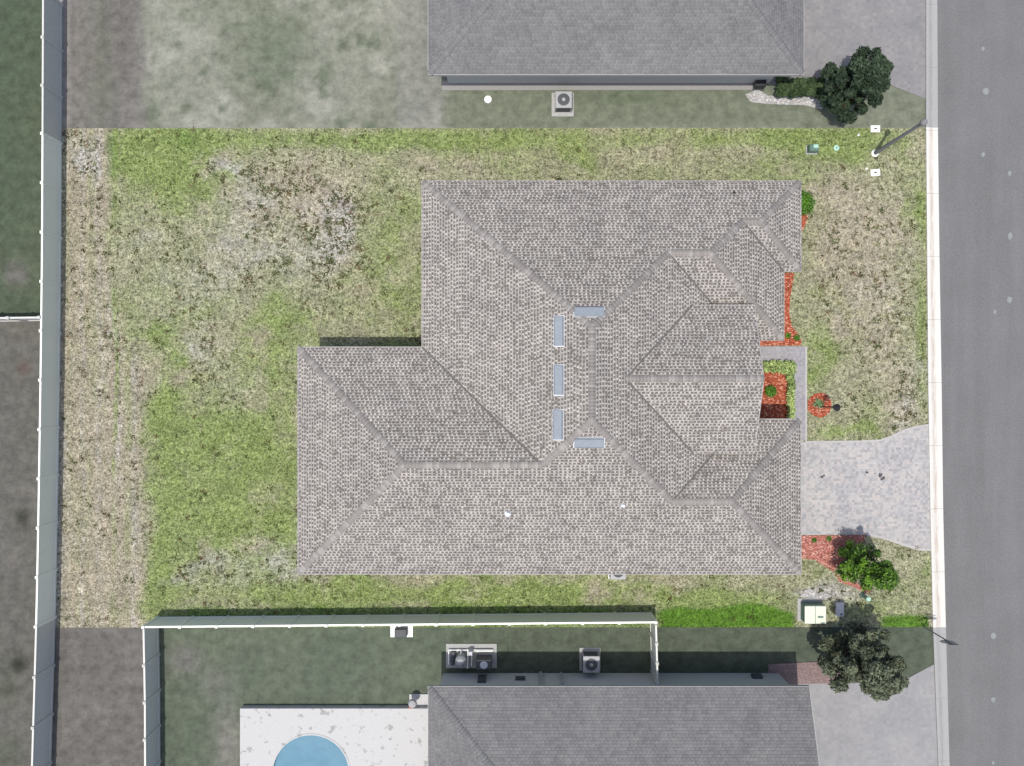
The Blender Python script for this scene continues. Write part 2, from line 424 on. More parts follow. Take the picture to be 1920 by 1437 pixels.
def grid(xs, ys, z, amp=0.0):
    X, Y = np.meshgrid(xs, ys); nx, ny = len(xs), len(ys)
    Z = np.full(X.shape, z) + amp*(fbm(X, Y, 2.0, 3)-.5)
    V = np.stack([X.ravel(), Y.ravel(), Z.ravel()], 1)
    i = np.arange((ny-1)*(nx-1)); r = i//(nx-1); c = i % (nx-1); a = r*nx+c
    return X, Y, V, np.stack([a, a+1, a+nx+1, a+nx], 1)

far = [3000, 900, 300, 120, 60, 40]
xs = np.array([-f for f in far] + list(np.arange(-30, 30.01, .25)) + far[::-1])
ys = np.array([-f for f in far] + list(np.arange(-24, 24.01, .25)) + far[::-1])
X, Y, V, F = grid(xs, ys, 0.0)
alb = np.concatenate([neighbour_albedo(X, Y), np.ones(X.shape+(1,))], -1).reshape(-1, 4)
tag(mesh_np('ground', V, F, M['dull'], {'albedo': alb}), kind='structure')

def lawn_masks(x, y):
    px, py = to_px(x, y)
    g = np.full(x.shape, .24); b = np.zeros(x.shape); t = np.zeros(x.shape); v = np.zeros(x.shape); k = np.zeros(x.shape)
    rx_, ry_ = px, py
    w1_ = (fbm(x+11, y-3, 2.4, 4)-.5); w2_ = (fbm(x-19, y+8, 2.4, 4)-.5)
    inner = sm(rx_, 130, 200)*sm(ry_, 262, 300)*sm(-ry_, -1120, -1080)*sm(-rx_, -1715, -1690)
    px = px + w1_*150*inner; py = py + w2_*150*inner
    B_ = lambda *a: blob(px, py, *a)
    # greens
    for a in ((290,262,90,30,.8),(330,300,70,40,.55),(700,262,160,22,.55),(1000,262,300,24,.5),(1400,262,220,22,.45),
              (240,290,22,60,.5),(300,360,60,60,.3),
              (330,250,60,20,.3),(500,262,120,20,.5),(295,690,34,80,.75),(330,650,30,40,.4),(300,830,30,60,.7),(430,880,130,110,.75),
              (300,960,40,90,.5),(480,800,60,60,.4),(520,990,60,90,.55),(400,1010,80,50,.45),(730,500,70,110,.42),(530,590,90,40,.42),
              (540,640,60,90,.25),(700,640,60,30,.3),(480,700,90,60,.2),(300,1090,60,60,.5),(520,1110,120,30,.5),(700,1115,200,26,.6),(1000,1115,220,26,.65),
              (1200,1110,110,30,.7),(1400,1125,120,30,.55),(900,300,160,30,.2),(620,300,90,40,.1),(1540,660,24,30,.6),(1500,690,20,60,.2),
              (1520,540,30,60,.35),(1560,815,60,16,.7),(1650,812,24,16,.6),(1727,650,10,130,.7),(1727,400,12,50,.7),(1600,262,110,24,.55),
              (1530,320,80,40,.3),(1470,260,60,20,.5),(1700,1110,40,40,.3),(1740,1050,10,40,.3),(1610,1140,60,20,.3),
              (360,590,40,20,.2),(380,340,50,70,.3),(760,700,60,40,.2),(250,1150,50,25,.4)):
        g += a[4]*B_(*a[:4])
    n5 = fbm(x*1.1+5, y*1.1, 1.9, 4)
    g += (n5-.5)*.9; t += np.clip(.44-fbm(x-7, y+31, 2.2, 4), 0, 1)*2.2; g = np.clip(g, 0, 1.2)
    px, py = rx_+w1_*14, ry_
    # tan strip by the fence
    edge = 205 + 62*sm(py, 560, 720) + 8*np.sin(py/37.)
    edge = edge+10*(fbm(x*.4+3, y, 1.2, 4)-.5)*4
    strip = sm(-px, -edge-26, -edge+22)
    t += strip*.62; g -= strip*.5
    t += strip*.35*(fbm(x*6, y*.25, 1.6, 3)-.5)*2
    for (c_, w_, a_) in ((143, 5, .45), (168, 7, .5), (216, 6, .6), (238, 8, .4)): g += strip*a_*np.exp(-((px-c_)/w_)**2); t -= strip*a_*.5*np.exp(-((px-c_)/w_)**2)
    for (c_, w_, a_) in ((155, 5, .35), (187, 6, .35), (252, 6, .3)): b += strip*a_*np.exp(-((px-c_)/w_)**2)
    st_ = fbm(px*.09, py*.0035, 1.0, 3)
    t += strip*(st_-.5)*1.3; b += strip*np.clip(.5-fbm(px*.07+9, py*.004+4, 1.0, 3), 0, 1)*1.6
    g += strip*.55*blob(px, py, 236, 500, 14, 400); g += strip*.7*blob(px, py, 216, 560, 5, 330); t -= .5*blob(px, py, 216, 560, 5, 330)
    t += .3*blob(px, py, 212, 900, 26, 260)
    for a in ((640,400,60,60,.2),(1620,520,90,200,.3),(560,360,120,60,.35),(500,460,120,90,.3),(390,480,70,60,.25),(420,300,40,20,.3),(660,330,80,40,.25),(1600,430,90,70,.55),(1560,500,60,80,.35),(1640,560,70,120,.3),
              (1560,345,50,30,.4),(1600,330,90,40,.15),(1690,740,60,80,.45),(1660,640,60,90,.25),(700,300,50,14,.3),(1620,1070,90,60,.25),
              (360,690,30,30,.3),(1290,1100,40,20,.15),(1500,1110,50,20,.2)):
        t += a[4]*B_(*a[:4])
    px = rx_+w1_*110*inner; py = ry_+w2_*110*inner
    # bare sand
    for a in ((635,430,45,75,.62),(610,380,50,30,.4),(165,300,34,30,.7),(130,262,20,20,.4),(415,312,34,22,.6),(275,440,26,24,.4),
              (480,350,60,40,.30),(460,450,70,90,.34),(380,500,90,90,.30),(560,470,60,60,.35),(350,640,36,30,.5),(410,720,50,70,.22),(330,560,50,40,0.21),(240,470,40,60,0.13),
              (450,1060,110,50,.36),(350,1075,60,20,.45),(540,1065,40,40,.35),(480,720,30,40,.2),(1590,1110,60,30,.62),(1525,1108,40,14,.8),
              (1690,770,40,40,.4),(1600,560,60,60,.12),(1720,700,30,60,.3),(1650,560,60,80,.2),(180,800,60,200,.10),(760,622,14,14,.5),(1712,1135,14,8,.4)):
        b += a[4]*B_(*a[:4])
    px, py = rx_, ry_+w1_*12
    # lush green, watered side strip
    top = 1145 - 12*blob(px, py, 1400, 1130, 90, 60) + 4*np.sin(px/23.)
    v += sm(py, top-8, top+8)*sm(px, 1215, 1250)*sm(-px, -1500, -1480)
    v += sm(py, 1146, 1160)*sm(px, 1630, 1670)*sm(-px, -1745, -1738)*.9
    v += .55*sm(py, 1128, 1145)*sm(px, 300, 340)*sm(-px, -1230, -1222)
    v += .5*blob(px, py, 345, 262, 26, 18) + .45*blob(px, py, 205, 262, 10, 30)+.4*blob(px, py, 212, 300, 12, 30)
    for m_ in (g, b, t): np.clip(m_, 0, 1.2, out=m_)
    return g, b, t, np.clip(v, 0, 1)

lot = [P(113, 241), P(1752, 240), P(1766, 1176), P(104, 1177)]
u = np.linspace(0, 1, 300); w = np.linspace(0, 1, 180)
U, Wv = np.meshgrid(u, w)
Pt = [np.array(q) for q in lot]
XY = ((1-U)*(1-Wv))[..., None]*Pt[0] + (U*(1-Wv))[..., None]*Pt[1] + (U*Wv)[..., None]*Pt[2] + ((1-U)*Wv)[..., None]*Pt[3]
X, Y = XY[..., 0], XY[..., 1]
V = np.stack([X.ravel(), Y.ravel(), np.full(X.size, .008)], 1)
ii = np.arange(179*299); r_ = ii//299; c_ = ii % 299; a_ = r_*300+c_
F = np.stack([a_, a_+300, a_+301, a_+1], 1)
g_, b_, t_, v_ = lawn_masks(X, Y)
mk = np.stack([g_, b_, t_, v_], -1).reshape(-1, 4)
tag(mesh_np('lawn', V, F, M['lawn'], {'mask': mk}), kind='structure')

# real blades over the lot, and darker weed tufts
HOUSE_BLOCK = []   # filled below with rectangles (x0,x1,y0,y1) that carry no grass
def rect_px(x0, x1, y0, y1, z=0):
    a = P(x0, y0, z); b = P(x1, y1, z); return (a[0], b[0], b[1], a[1])
HOUSE_BLOCK += [rect_px(812, 1478, 370, 1040), rect_px(600, 1478, 672, 1040), rect_px(1440, 1512, 640, 830),
                rect_px(1500, 1750, 826, 1004), rect_px(1478, 1545, 1003, 1052), rect_px(1495, 1546, 1118, 1166),
                rect_px(1690, 1750, 806, 1020), rect_px(1420, 1489, 514, 650), rect_px(1514, 1558, 740, 785)]
def free(x, y):
    ok = np.ones(len(x), bool)
    for (a, b, c, d) in HOUSE_BLOCK: ok &= ~((x > a) & (x < b) & (y > c) & (y < d))
    return ok
def blades(name, x, y, h, wd, lean, nb, cols, mat, z0=.008):
    n = len(x)*nb
    bx = np.repeat(x, nb) + rng.normal(0, .5, n)*np.repeat(wd, nb)*2.2
    by = np.repeat(y, nb) + rng.normal(0, .5, n)*np.repeat(wd, nb)*2.2
    a = rng.random(n)*2*np.pi; hh = np.repeat(h, nb)*(.6+.8*rng.random(n)); L = hh*lean*(.4+rng.random(n)); ww = np.repeat(wd, nb)*.5
    dx, dy = np.cos(a), np.sin(a)
    v0 = np.stack([bx-dy*ww, by+dx*ww, np.full(n, z0)], 1); v1 = np.stack([bx+dy*ww, by-dx*ww, np.full(n, z0)], 1)
    v2 = np.stack([bx+dx*L, by+dy*L, z0+hh], 1)
    V = np.stack([v0, v1, v2], 1).reshape(-1, 3); F = np.arange(n*3).reshape(-1, 3)
    c = np.repeat(cols*np.exp(rng.normal(0, .28, (len(x), 1))), nb, 0)*(.75+.5*rng.random((n, 1))); c = np.concatenate([np.clip(c, 0, .8), np.ones((n, 1))], 1)
    return mesh_np(name, V, F, mat, {'bcol': np.repeat(c, 3, 0)})
def lot_pts(n):
    px = rng.uniform(118, 1736, n); py = rng.uniform(243, 1174, n)
    x = (px-CX)/S; y = (CY-py)/S; ok = free(x, y); return x[ok], y[ok]
x, y = lot_pts(60000)
g_, b_, t_, v_ = lawn_masks(x, y)
q = rng.random(len(x))*.5+.3
cg = np.array([.20, .27, .07]); cd = np.array([.32, .31, .19]); ct = np.array([.38, .335, .24]); cb = np.array([.44, .43, .38]); cv = np.array([.08, .18, .015])
jit = (fbm(x, y, .7, 3)-.5)*1.5; tv = (.74+.52*fbm(x+3, y+9, .8, 4))[:, None]
wg = np.clip(g_+jit, 0, 1)[:, None]; wt = np.clip(t_+jit-.2, 0, 1)[:, None]; wb = np.clip(b_+jit-.2, 0, 1)[:, None]; wv = v_[:, None]
col = cd*(1-wg)+cg*wg; col = col*(1-wt)+ct*wt; col = col*(1-wb)+cb*wb; col = (col*(1-wv)+cv*wv)*tv
keep = rng.random(len(x)) > np.clip(b_, 0, .8)*.6
tag(blades('grass', x[keep], y[keep], np.full(keep.sum(), .045), np.full(keep.sum(), .024), 1.6, 3, col[keep], M['blade']),
    'short patchy turf blades growing over the fenced lot around the tan shingled house', 'grass', kind='stuff')
x, y = lot_pts(34000); g_, b_, t_, v_ = lawn_masks(x, y); px, py = to_px(x, y)
dens = .10 + .9*np.clip(b_, 0, 1) + .5*blob(px, py, 520, 420, 150, 120) + .5*blob(px, py, 1680, 700, 70, 160) + .45*blob(px, py, 1620, 460, 80, 90) + .3*blob(px, py, 560, 430, 160, 120)
dens *= np.clip((fbm(x, y, 1.3, 3)-.38)*4.5, 0, 1)
keep = rng.random(len(x)) < dens*.5; x = x[keep]; y = y[keep]
brown = (rng.random(len(x)) < .3)[:, None]
col = np.where(brown, np.array([.11, .075, .04]), np.array([.07, .09, .028]))
o = blades('weeds', x, y, np.full(len(x), .07), rng.uniform(.035, .085, len(x)), 1.0, 12, col, M['blade'])
tag(o, 'dark green weed tufts scattered over the sandy patches of the lawn', 'weeds', kind='stuff')

# ------------------------------------------------------------------ road, kerb, driveways
def strip(name, left, right, z, mat, kind='structure'):
    vs = []; uv = []; fs = []; d = 0
    for i, (a, b) in enumerate(zip(left, right)):
        if i: d += math.hypot(a[0]-left[i-1][0], a[1]-left[i-1][1])
        vs += [(a[0], a[1], z), (b[0], b[1], z)]; uv += [(0, d), (1, d)]
        if i: fs.append((2*i-2, 2*i, 2*i+1, 2*i-1))
    me = bpy.data.meshes.new(name); me.from_pydata(vs, [], fs); me.update()
    l = me.uv_layers.new(name='UVMap')
    for lp in me.loops: l.data[lp.index].uv = uv[lp.vertex_index]
    me.materials.append(mat); o = bpy.data.objects.new(name, me); C.objects.link(o)
    return tag(o, kind=kind)

def interp(pts, y):
    return float(np.interp(y, [p[0] for p in pts], [p[1] for p in pts]))
CL = [(-400, 1733), (0, 1735), (240, 1735), (480, 1737), (720, 1739), (960, 1743), (1176, 1748), (1437, 1758), (1900, 1778)]
CR = [(-400, 1754), (0, 1757), (240, 1758), (480, 1761), (720, 1765), (960, 1768), (1176, 1773), (1437, 1780), (1900, 1800)]
def curb(name, y0, y1, mat, lab):
    yy = np.arange(y0, y1+.1, (y1-y0)/max(1, round((y1-y0)/40)))
    prof = [(-.005, -.02), (0.0, .095), (.12, .105), (.30, .075), (.48, .03), (.66, .022), (1.0, .028), (1.0, -.02)]
    vs = []; uv = []; fs = []; n = len(prof)
    for i, q in enumerate(yy):
        a = P(interp(CL, q), q); b = P(interp(CR, q), q)
        for (t, z) in prof: vs.append((a[0]+(b[0]-a[0])*t, a[1], z)); uv.append((t, (CY-q)/S))
        if i:
            for k in range(n-1): fs.append(((i-1)*n+k, i*n+k, i*n+k+1, (i-1)*n+k+1))
    me = bpy.data.meshes.new(name); me.from_pydata(vs, [], fs); me.update()
    l = me.uv_layers.new(name='UVMap')
    for lp in me.loops: l.data[lp.index].uv = uv[lp.vertex_index]
    me.materials.append(mat); o = bpy.data.objects.new(name, me); C.objects.link(o)
    return tag(o, kind='structure')
curb('kerb', -400, 240, M['curbN'], ''); curb('kerb', 240, 1176, M['curb'], ''); curb('kerb', 1176, 1900, M['curbN'], '')
yy = np.arange(-4000, 5000, 100)
strip('road', [P(interp(CR, q)-2, q) for q in yy], [(36.0, P(0, q)[1]) for q in yy], .012, M['asphalt'])
mb = MB()
for (sx, sy, r) in ((1848,172,.17),(1843,92,.10),(1893,325,.12),(1894,443,.16),(1893,562,.17),(1865,585,.10),(1843,290,.12),
                    (1862,1192,.15),(1862,1312,.12),(1862,1430,.1)):
    x, y = P(sx, sy); n = 11
    pts = [(x+r*(.6+.5*random.random())*math.cos(2*math.pi*i/n), y+1.2*r*(.6+.5*random.random())*math.sin(2*math.pi*i/n)) for i in range(n)]
    mb.prism(pts, .013, .016)
tag(mb.build('road_specks', M['speck']), kind='structure')  # small irregular pale specks on the road

def slab(name, pts, z0, z1, mat, kind='structure'):
    return tag(MB().prism([P(*p) for p in pts], z0, z1).build(name, mat), kind=kind)
def cx(y): return interp(CL, y)+.5
drive = [(1470, 829), (1600, 828), (1650, 826), (1672, 818), (1692, 808), (1715, 801), (cx(797), 797), (cx(900), 900),
         (cx(1031), 1031), (1722, 1030), (1690, 1020), (1655, 1008), (1625, 1003), (1470, 1003)]
slab('driveway', drive, -.02, .034, M['paver'])
def ribbon(pts, w, z0, z1):
    mb = MB(); q = [Vector(P(*p)) for p in pts]; L = []; R = []
    for i, p in enumerate(q):
        d = (q[min(i+1, len(q)-1)]-q[max(i-1, 0)]).normalized(); n = Vector((-d.y, d.x)); L.append(p+n*w/2); R.append(p-n*w/2)
    for i in range(len(q)-1):
        mb.prism([tuple(L[i]), tuple(L[i+1]), tuple(R[i+1]), tuple(R[i])], z0, z1)
    return mb
e1 = ribbon(drive[1:7], .10, -.02, .042); e2 = ribbon(drive[8:13], .13, -.02, .042); e1.add(e2.v, e2.f)
e3 = ribbon([(1511, 650), (1511, 828), (1600, 828)], .10, -.02, .046); e1.add(e3.v, e3.f)
tag(e1.build('driveway_edging', M['edge']), kind='structure')
slab('front_walk', [(1400, 650), (1510, 650), (1510, 826), (1489, 826), (1489, 677), (1400, 677)], -.02, .038, M['walkpaver'])
mb = MB()
for (sx, sy, r) in ((1541, 894, .10), (1544, 892, .07), (1625, 886, .08), (1650, 891, .13), (1656, 896, .10), (1653, 898, .09), (1640, 888, .04), (1596, 876, .03), (1590,978,.03)):
    x, y = P(sx, sy); n = 9
    mb.prism([(x+r*(.5+.7*random.random())*math.cos(2*math.pi*i/n), y+r*(.5+.7*random.random())*math.sin(2*math.pi*i/n)) for i in range(n)], .035, .038+.001*random.random())
tag(mb.build('driveway_stains', M['stain']), kind='structure')
# neighbours' drives
slab('neighbour_driveway', [(1440, -400), (1440, 160), (1668, 160), (1700, 172), (1735, 186), (1735, -400)], -.02, .03, M['paverT'])
slab('neighbour_driveway', [(1470, 1283), (1560, 1281), (1690, 1279), (1720, 1262), (1754, 1244), (1760, 1437), (1778, 1900), (1470, 1900)], -.02, .03, M['paverN'])

# mulch beds
def mulch(name, polys, mat, chipcol, lab, n=260):
    mb = MB()
    for pts in polys: mb.prism([P(*p) for p in pts], -.01, .045)
    o = mb.build(name, mat); tag(o, lab, 'mulch', kind='stuff')
    return o
def circle(cx_, cy_, r, n=22, j=.06):
    return [(cx_+r*(1+j*(random.random()-.5)*2)*math.cos(2*math.pi*i/n), cy_+r*(1+j*(random.random()-.5)*2)*math.sin(2*math.pi*i/n)) for i in range(n)]
mulch('mulch', [[(1440, 512), (1489, 512), (1486, 530), (1481, 560), (1480, 590), (1484, 612), (1497, 628), (1503, 640), (1500, 648), (1400, 649), (1400, 600), (1440, 600)]],
      M['mulch'], None, 'red wood mulch edging the front wall above the paved walk')
mulch('mulch', [[(1421, 684), (1484, 684), (1484, 800), (1421, 800)]], M['mulch'], None, 'bright orange red mulch filling the entry courtyard bed')
mulch('mulch', [circle(1536, 760, 23)], M['mulch'], None, 'ring of red mulch around the spiky plant on the front lawn')
mulch('mulch', [[(1470, 1004), (1622, 1004), (1618, 1016), (1600, 1030), (1575, 1055), (1562, 1072), (1545, 1062), (1528, 1050), (1502, 1047), (1470, 1048)],
                [(1562, 1072), (1590, 1090), (1620, 1096), (1634, 1108), (1622, 1112), (1600, 1100), (1575, 1092)]], M['mulchP'], None,
      'faded red mulch bed between the driveway and the young tree')
mulch('mulch', [[(1470, 398), (1511, 402), (1515, 408), (1508, 425), (1500, 440), (1470, 440)]], M['mulch'], None, 'small red mulch patch below the round bush at the house corner')
mulch('mulch', [[(1440, 1245), (1555, 1240), (1575, 1262), (1580, 1281), (1440, 1283)]], M['mulchN'], None, 'pinkish mulch bed beside the lower neighbouring house')
mulch('gravel', [[(1396, 178), (1420, 168), (1440, 180), (1520, 180), (1545, 196), (1540, 206), (1510, 198), (1440, 196), (1408, 192)]], M['gravel'], None,
      'white gravel edging below the clipped hedge of the upper house')['category'] = 'gravel'
mulch('gravel', [[(1500, 1119), (1506, 1108), (1519, 1104), (1530, 1112), (1545, 1110), (1560, 1118), (1546, 1124), (1520, 1121)]], M['gravel'], None,
      'heap of white crushed stone above the large green utility cabinet')['category'] = 'gravel'

# ------------------------------------------------------------------ roofs as envelopes of sloping planes
def clip(poly, h):                          # keep a*x+b*y+c >= 0
    a, b, c = h; out = []; n = len(poly)
    for i in range(n):
        p, q = poly[i], poly[(i+1) % n]; dp = a*p[0]+b*p[1]+c; dq = a*q[0]+b*q[1]+c
        if dp >= 0: out.append(p)
        if (dp > 0 > dq) or (dp < 0 < dq):
            t = dp/(dp-dq); out.append((p[0]+t*(q[0]-p[0]), p[1]+t*(q[1]-p[1])))
    return out
def area(p): return abs(sum(p[i][0]*p[(i+1) % len(p)][1]-p[(i+1) % len(p)][0]*p[i][1] for i in range(len(p))))/2
class Solid:
    """rect (x0,x1,y0,y1); sides: dict side -> (eave z, slope); side in L R T B"""
    def __init__(s, x0, x1, y0, y1, sides):
        s.r = (x0, x1, y0, y1); s.pl = {}
        for k, (z, m) in sides.items():
            if k == 'L': s.pl[k] = (m, 0, z-m*x0)
            if k == 'R': s.pl[k] = (-m, 0, z+m*x1)
            if k == 'B': s.pl[k] = (0, m, z-m*y0)
            if k == 'T': s.pl[k] = (0, -m, z+m*y1)
        s.m = sides
def envelope(solids):
    faces = []
    for i, so in enumerate(solids):
        x0, x1, y0, y1 = so.r
        for k, p in so.pl.items():
            poly = [(x0, y0), (x1, y0), (x1, y1), (x0, y1)]
            for k2, q in so.pl.items():
                if k2 != k and len(poly) > 2: poly = clip(poly, (q[0]-p[0], q[1]-p[1], q[2]-p[2]))
            pieces = [poly] if len(poly) > 2 and area(poly) > 1e-5 else []
            for j, sj in enumerate(solids):
                if j == i: continue
                X0, X1, Y0, Y1 = getattr(sj, 'cut', sj.r); e = 1e-5 if j < i else -1e-5
                hs = [(1, 0, -X0), (-1, 0, X1), (0, 1, -Y0), (0, -1, Y1)] + [(q[0]-p[0], q[1]-p[1], q[2]-p[2]+e) for q in sj.pl.values()]
                nxt = []
                for pc in pieces:
                    cur = pc
                    for h in hs:
                        if len(cur) < 3: break
                        out = clip(cur, (-h[0], -h[1], -h[2]))
                        if len(out) > 2 and area(out) > 1e-4: nxt.append(out)
                        cur = clip(cur, h)
                pieces = nxt
            for pc in pieces: faces.append((k, p, pc))
    return faces
def roof_mesh(name, solids, mat, parent, thick=0.0):
    vs, fs, uvs = [], [], []
    for (k, p, pc) in envelope(solids):
        m = abs(p[0])+abs(p[1]); f = math.sqrt(1+m*m); n = len(vs); idx = []
        for (x, y) in pc:
            vs.append((x, y, p[0]*x+p[1]*y+p[2])); idx.append(len(vs)-1)
            u, v = {'L': (-y, x), 'R': (y+.37, -x), 'B': (x+.11, y), 'T': (-x+.23, -y)}[k]
            uvs.append((u+50, v*f+80))
        if sum(pc[i][0]*pc[(i+1) % len(pc)][1]-pc[(i+1) % len(pc)][0]*pc[i][1] for i in range(len(pc))) < 0: idx = idx[::-1]
        fs.append(idx)
    me = bpy.data.meshes.new(name); me.from_pydata(vs, [], fs); me.update()
    l = me.uv_layers.new(name='UVMap')
    for lp in me.loops: l.data[lp.index].uv = uvs[lp.vertex_index]
    me.materials.append(mat); o = bpy.data.objects.new(name, me); C.objects.link(o); o.parent = parent
    return o
def meet(*pl):                               # common point of three planes z=ax+by+c
    Mx = np.array([[p[0], p[1], -1] for p in pl]); r = np.array([-p[2] for p in pl]); return tuple(np.linalg.solve(Mx, r))
def cap_line(a, b, drop, mat, parent, w=.16, step=.16, t=.25):
    a = Vector(a); b = Vector(b); a = a+(b-a).normalized()*(.12 if a.z < ZE+.2 else 0); d = (b-a); L = d.length; d.normalize()
    h = Vector((-d.y, d.x, 0)).normalized(); n = max(1, int(L/step)); st = L/n
    V = []; F = []; T = []
    for i in range(n):
        p0 = a+d*(st*i-.03); p1 = a+d*(st*(i+1)); tone = 1.0 if random.random() < t else random.random()*.45
        j = random.uniform(-.012, .012)
        k = len(V)
        for (p, lift, ww) in ((p0, .050, w), (p1, .026, w*.97)):
            for (o_, dz) in ((-ww, -drop*ww-.012), (-ww*.5, -drop*ww*.5+.004), (0, .012), (ww*.5, -drop*ww*.5+.004), (ww, -drop*ww-.012)):
                q = p+h*(o_+j); V.append((q.x, q.y, q.z+dz+lift))
        for q in range(5): V.append((V[k+q][0], V[k+q][1], V[k+q][2]-.035))
        for q in range(4):
            F.append((k+q, k+q+5, k+q+6, k+q+1)); F.append((k+10+q, k+q, k+q+1, k+11+q))
        T += [tone]*15
    return mesh_np('ridge_cap', np.array(V), np.array(F), mat, {'tone': np.array(T)}, parent)
def inset(poly, d):                          # rectilinear or convex outline given anticlockwise
    n = len(poly); out = []
    for i in range(n):
        p0, p1, p2 = Vector(poly[i-1]), Vector(poly[i]), Vector(poly[(i+1) % n])
        a = (p1-p0).normalized(); b = (p2-p1).normalized(); na = Vector((-a.y, a.x)); nb = Vector((-b.y, b.x))
        out.append(tuple(p1 + (na+nb)*d))
    return out

ZE = 3.2
def ex(px): return P(px, 0, ZE)[0]
def ey(py): return P(0, py, ZE)[1]
xL, xR, xN2, xW = ex(791), ex(1502), ex(1470), ex(558)
yT, yN1, yN2, yG, yB, yWt = ey(339.5), ey(509), ey(638), ey(786), ey(1077), ey(651)
rise = 3.42; zr = ZE+rise
Xr = P(1110, 0, zr)[0]; YaT = P(0, 613, zr)[1]; YaB = P(0, 789, zr)[1]
sL = rise/(Xr-xL); sT = rise/(yT-YaT); sB = rise/(YaB-yB); sR = .445; xM = Xr+rise/sR
MAIN = Solid(xL, xM, yB, yT, {'L': (ZE, sL), 'T': (ZE, sT), 'B': (ZE, sB), 'R': (ZE, sR)})
WING = Solid(xW, 3.2, yB, yWt, {'L': (ZE, .45), 'T': (ZE, .45), 'B': (ZE, sB)})
N2 = Solid(4.5, xN2, yN2, yT, {'T': (ZE, sT), 'B': (ZE, .445), 'R': (ZE, .445)})
N1 = Solid(9.0, xR, yN1, yT, {'T': (ZE, sT), 'B': (ZE, .45), 'R': (ZE, .45)})
GA = Solid(5.0, xR, yB, yG, {'T': (ZE, .445), 'B': (ZE, sB), 'R': (ZE, .445)})
ZG = ZE+1.20
yE1 = P(0, 571, ZG)[1]; yE0 = P(0, 850, ZG)[1]; xE = P(1430, 0, 5.75)[0]
Er = MAIN.pl['R']
mE = .43
EN = Solid(4.4, xE, yE0, yE1, {'T': (ZG, mE), 'B': (ZG, mE)})
zEr = ZG + mE*(yE1-yE0)/2
EN.cut = (4.4, xE-.35, yE0+.4, yE1-.4)
print('entry ridge z', zEr, 'meets main at px', P(0,0)[0], ((zr-zEr)/sR+Xr)*S*H/(H-zEr)+CX, 'pitches', sL, sT, sB)

house = empty('brick_house', (0, 0, 0), 'single storey house with a pale tan shingled hip roof, centre of the lot', 'house')
house.name = 'hip_roofed_house'
roof = roof_mesh('roof', [MAIN, WING, N2, N1, GA, EN], M['shingle'], house)
m, wg_, n2, n1, ga, en = MAIN.pl, WING.pl, N2.pl, N1.pl, GA.pl, EN.pl
aT = meet(m['L'], m['T'], m['R']); aB = meet(m['L'], m['B'], m['R'])
P1 = meet(m['L'], m['B'], wg_['T']); wE = meet(wg_['L'], m['B'], wg_['T'])
n2a = meet(m['T'], m['R'], n2['B']); n2b = meet(m['T'], n2['R'], n2['B']); n1a = meet(m['T'], n2['R'], n1['B']); n1b = meet(m['T'], n1['R'], n1['B'])
ga1 = meet(m['B'], m['R'], ga['T']); ga2 = meet(m['B'], ga['R'], ga['T'])
eA = ((zr-zEr)/sR+Xr, (yE0+yE1)/2, zEr); eB = (xE, (yE0+yE1)/2, zEr)
hp = .32
for (a, b, dr) in (((xL, yT, ZE), aT, hp), (aT, aB, .43), (P1, aB, hp), ((xW, yB, ZE), wE, hp), ((xW, yWt, ZE), wE, hp), (wE, P1, .43),
                   (n2a, aT, hp), (n2a, n2b, .43), (n1a, n2b, hp), (n1a, n1b, .43), ((xR, yT, ZE), n1b, hp), ((xR, yN1, ZE), n1b, hp),
                   ((xN2, yN2, ZE), n2b, hp), (ga1, aB, hp), (ga1, ga2, .43), ((xR, yB, ZE), ga2, hp), ((xR, yG, ZE), ga2, hp), (eB, eA, .43)):
    cap_line(a, b, dr, M['cap'], roof)
def valley(a, b, w=.04):  # dark strip down each valley, its colour standing for crease shade and debris
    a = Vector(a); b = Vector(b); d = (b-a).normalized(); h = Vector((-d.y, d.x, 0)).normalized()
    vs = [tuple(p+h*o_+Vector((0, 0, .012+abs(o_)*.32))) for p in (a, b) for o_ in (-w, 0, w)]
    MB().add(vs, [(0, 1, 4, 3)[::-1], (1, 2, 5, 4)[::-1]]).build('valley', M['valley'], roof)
zb1 = ZE+.445*(yE1-yN2); zb2 = ZE+.445*(yG-yE0)
eT = (Xr+(zr-ZG)/sR, yE1, ZG); eB_ = (Xr+(zr-ZG)/sR, yE0, ZG)
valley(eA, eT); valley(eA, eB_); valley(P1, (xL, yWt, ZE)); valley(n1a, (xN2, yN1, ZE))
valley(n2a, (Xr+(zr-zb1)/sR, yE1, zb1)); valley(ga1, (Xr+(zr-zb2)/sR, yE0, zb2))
# eaves, soffits, walls
outl = [(xW, yB), (xR, yB), (xR, yG), (xM, yG), (xM, yN2), (xN2, yN2), (xN2, yN1), (xR, yN1), (xR, yT), (xL, yT), (xL, yWt), (xW, yWt)]
def fascia_ring(poly, z0, z1, t=.02):
    mb = MB(); n = len(poly); o_ = inset(poly, -t); i_ = poly
    vs = []
    for i in range(n):
        vs += [(o_[i][0], o_[i][1], z0), (o_[i][0], o_[i][1], z1), (i_[i][0], i_[i][1], z0), (i_[i][0], i_[i][1], z1+.004)]
    fs = []
    for i in range(n):
        j = (i+1) % n; a, b = 4*i, 4*j
        fs += [(a, b, b+1, a+1), (a+1, b+1, b+3, a+3), (a+2, a, b, b+2)[::-1]]
    return mb.add(vs, fs)
fascia_ring(outl, ZE-.2, ZE+.0).build('fascia', M['fascia'], house)
mb = MB(); mb.prism(inset(outl, .02), ZE-.18, ZE-.16); mb.build('soffit', M['fascia'], house)
wallp = inset(outl, .45)
MB().prism(wallp, 0, ZE-.19).build('wall', M['wall'], house)
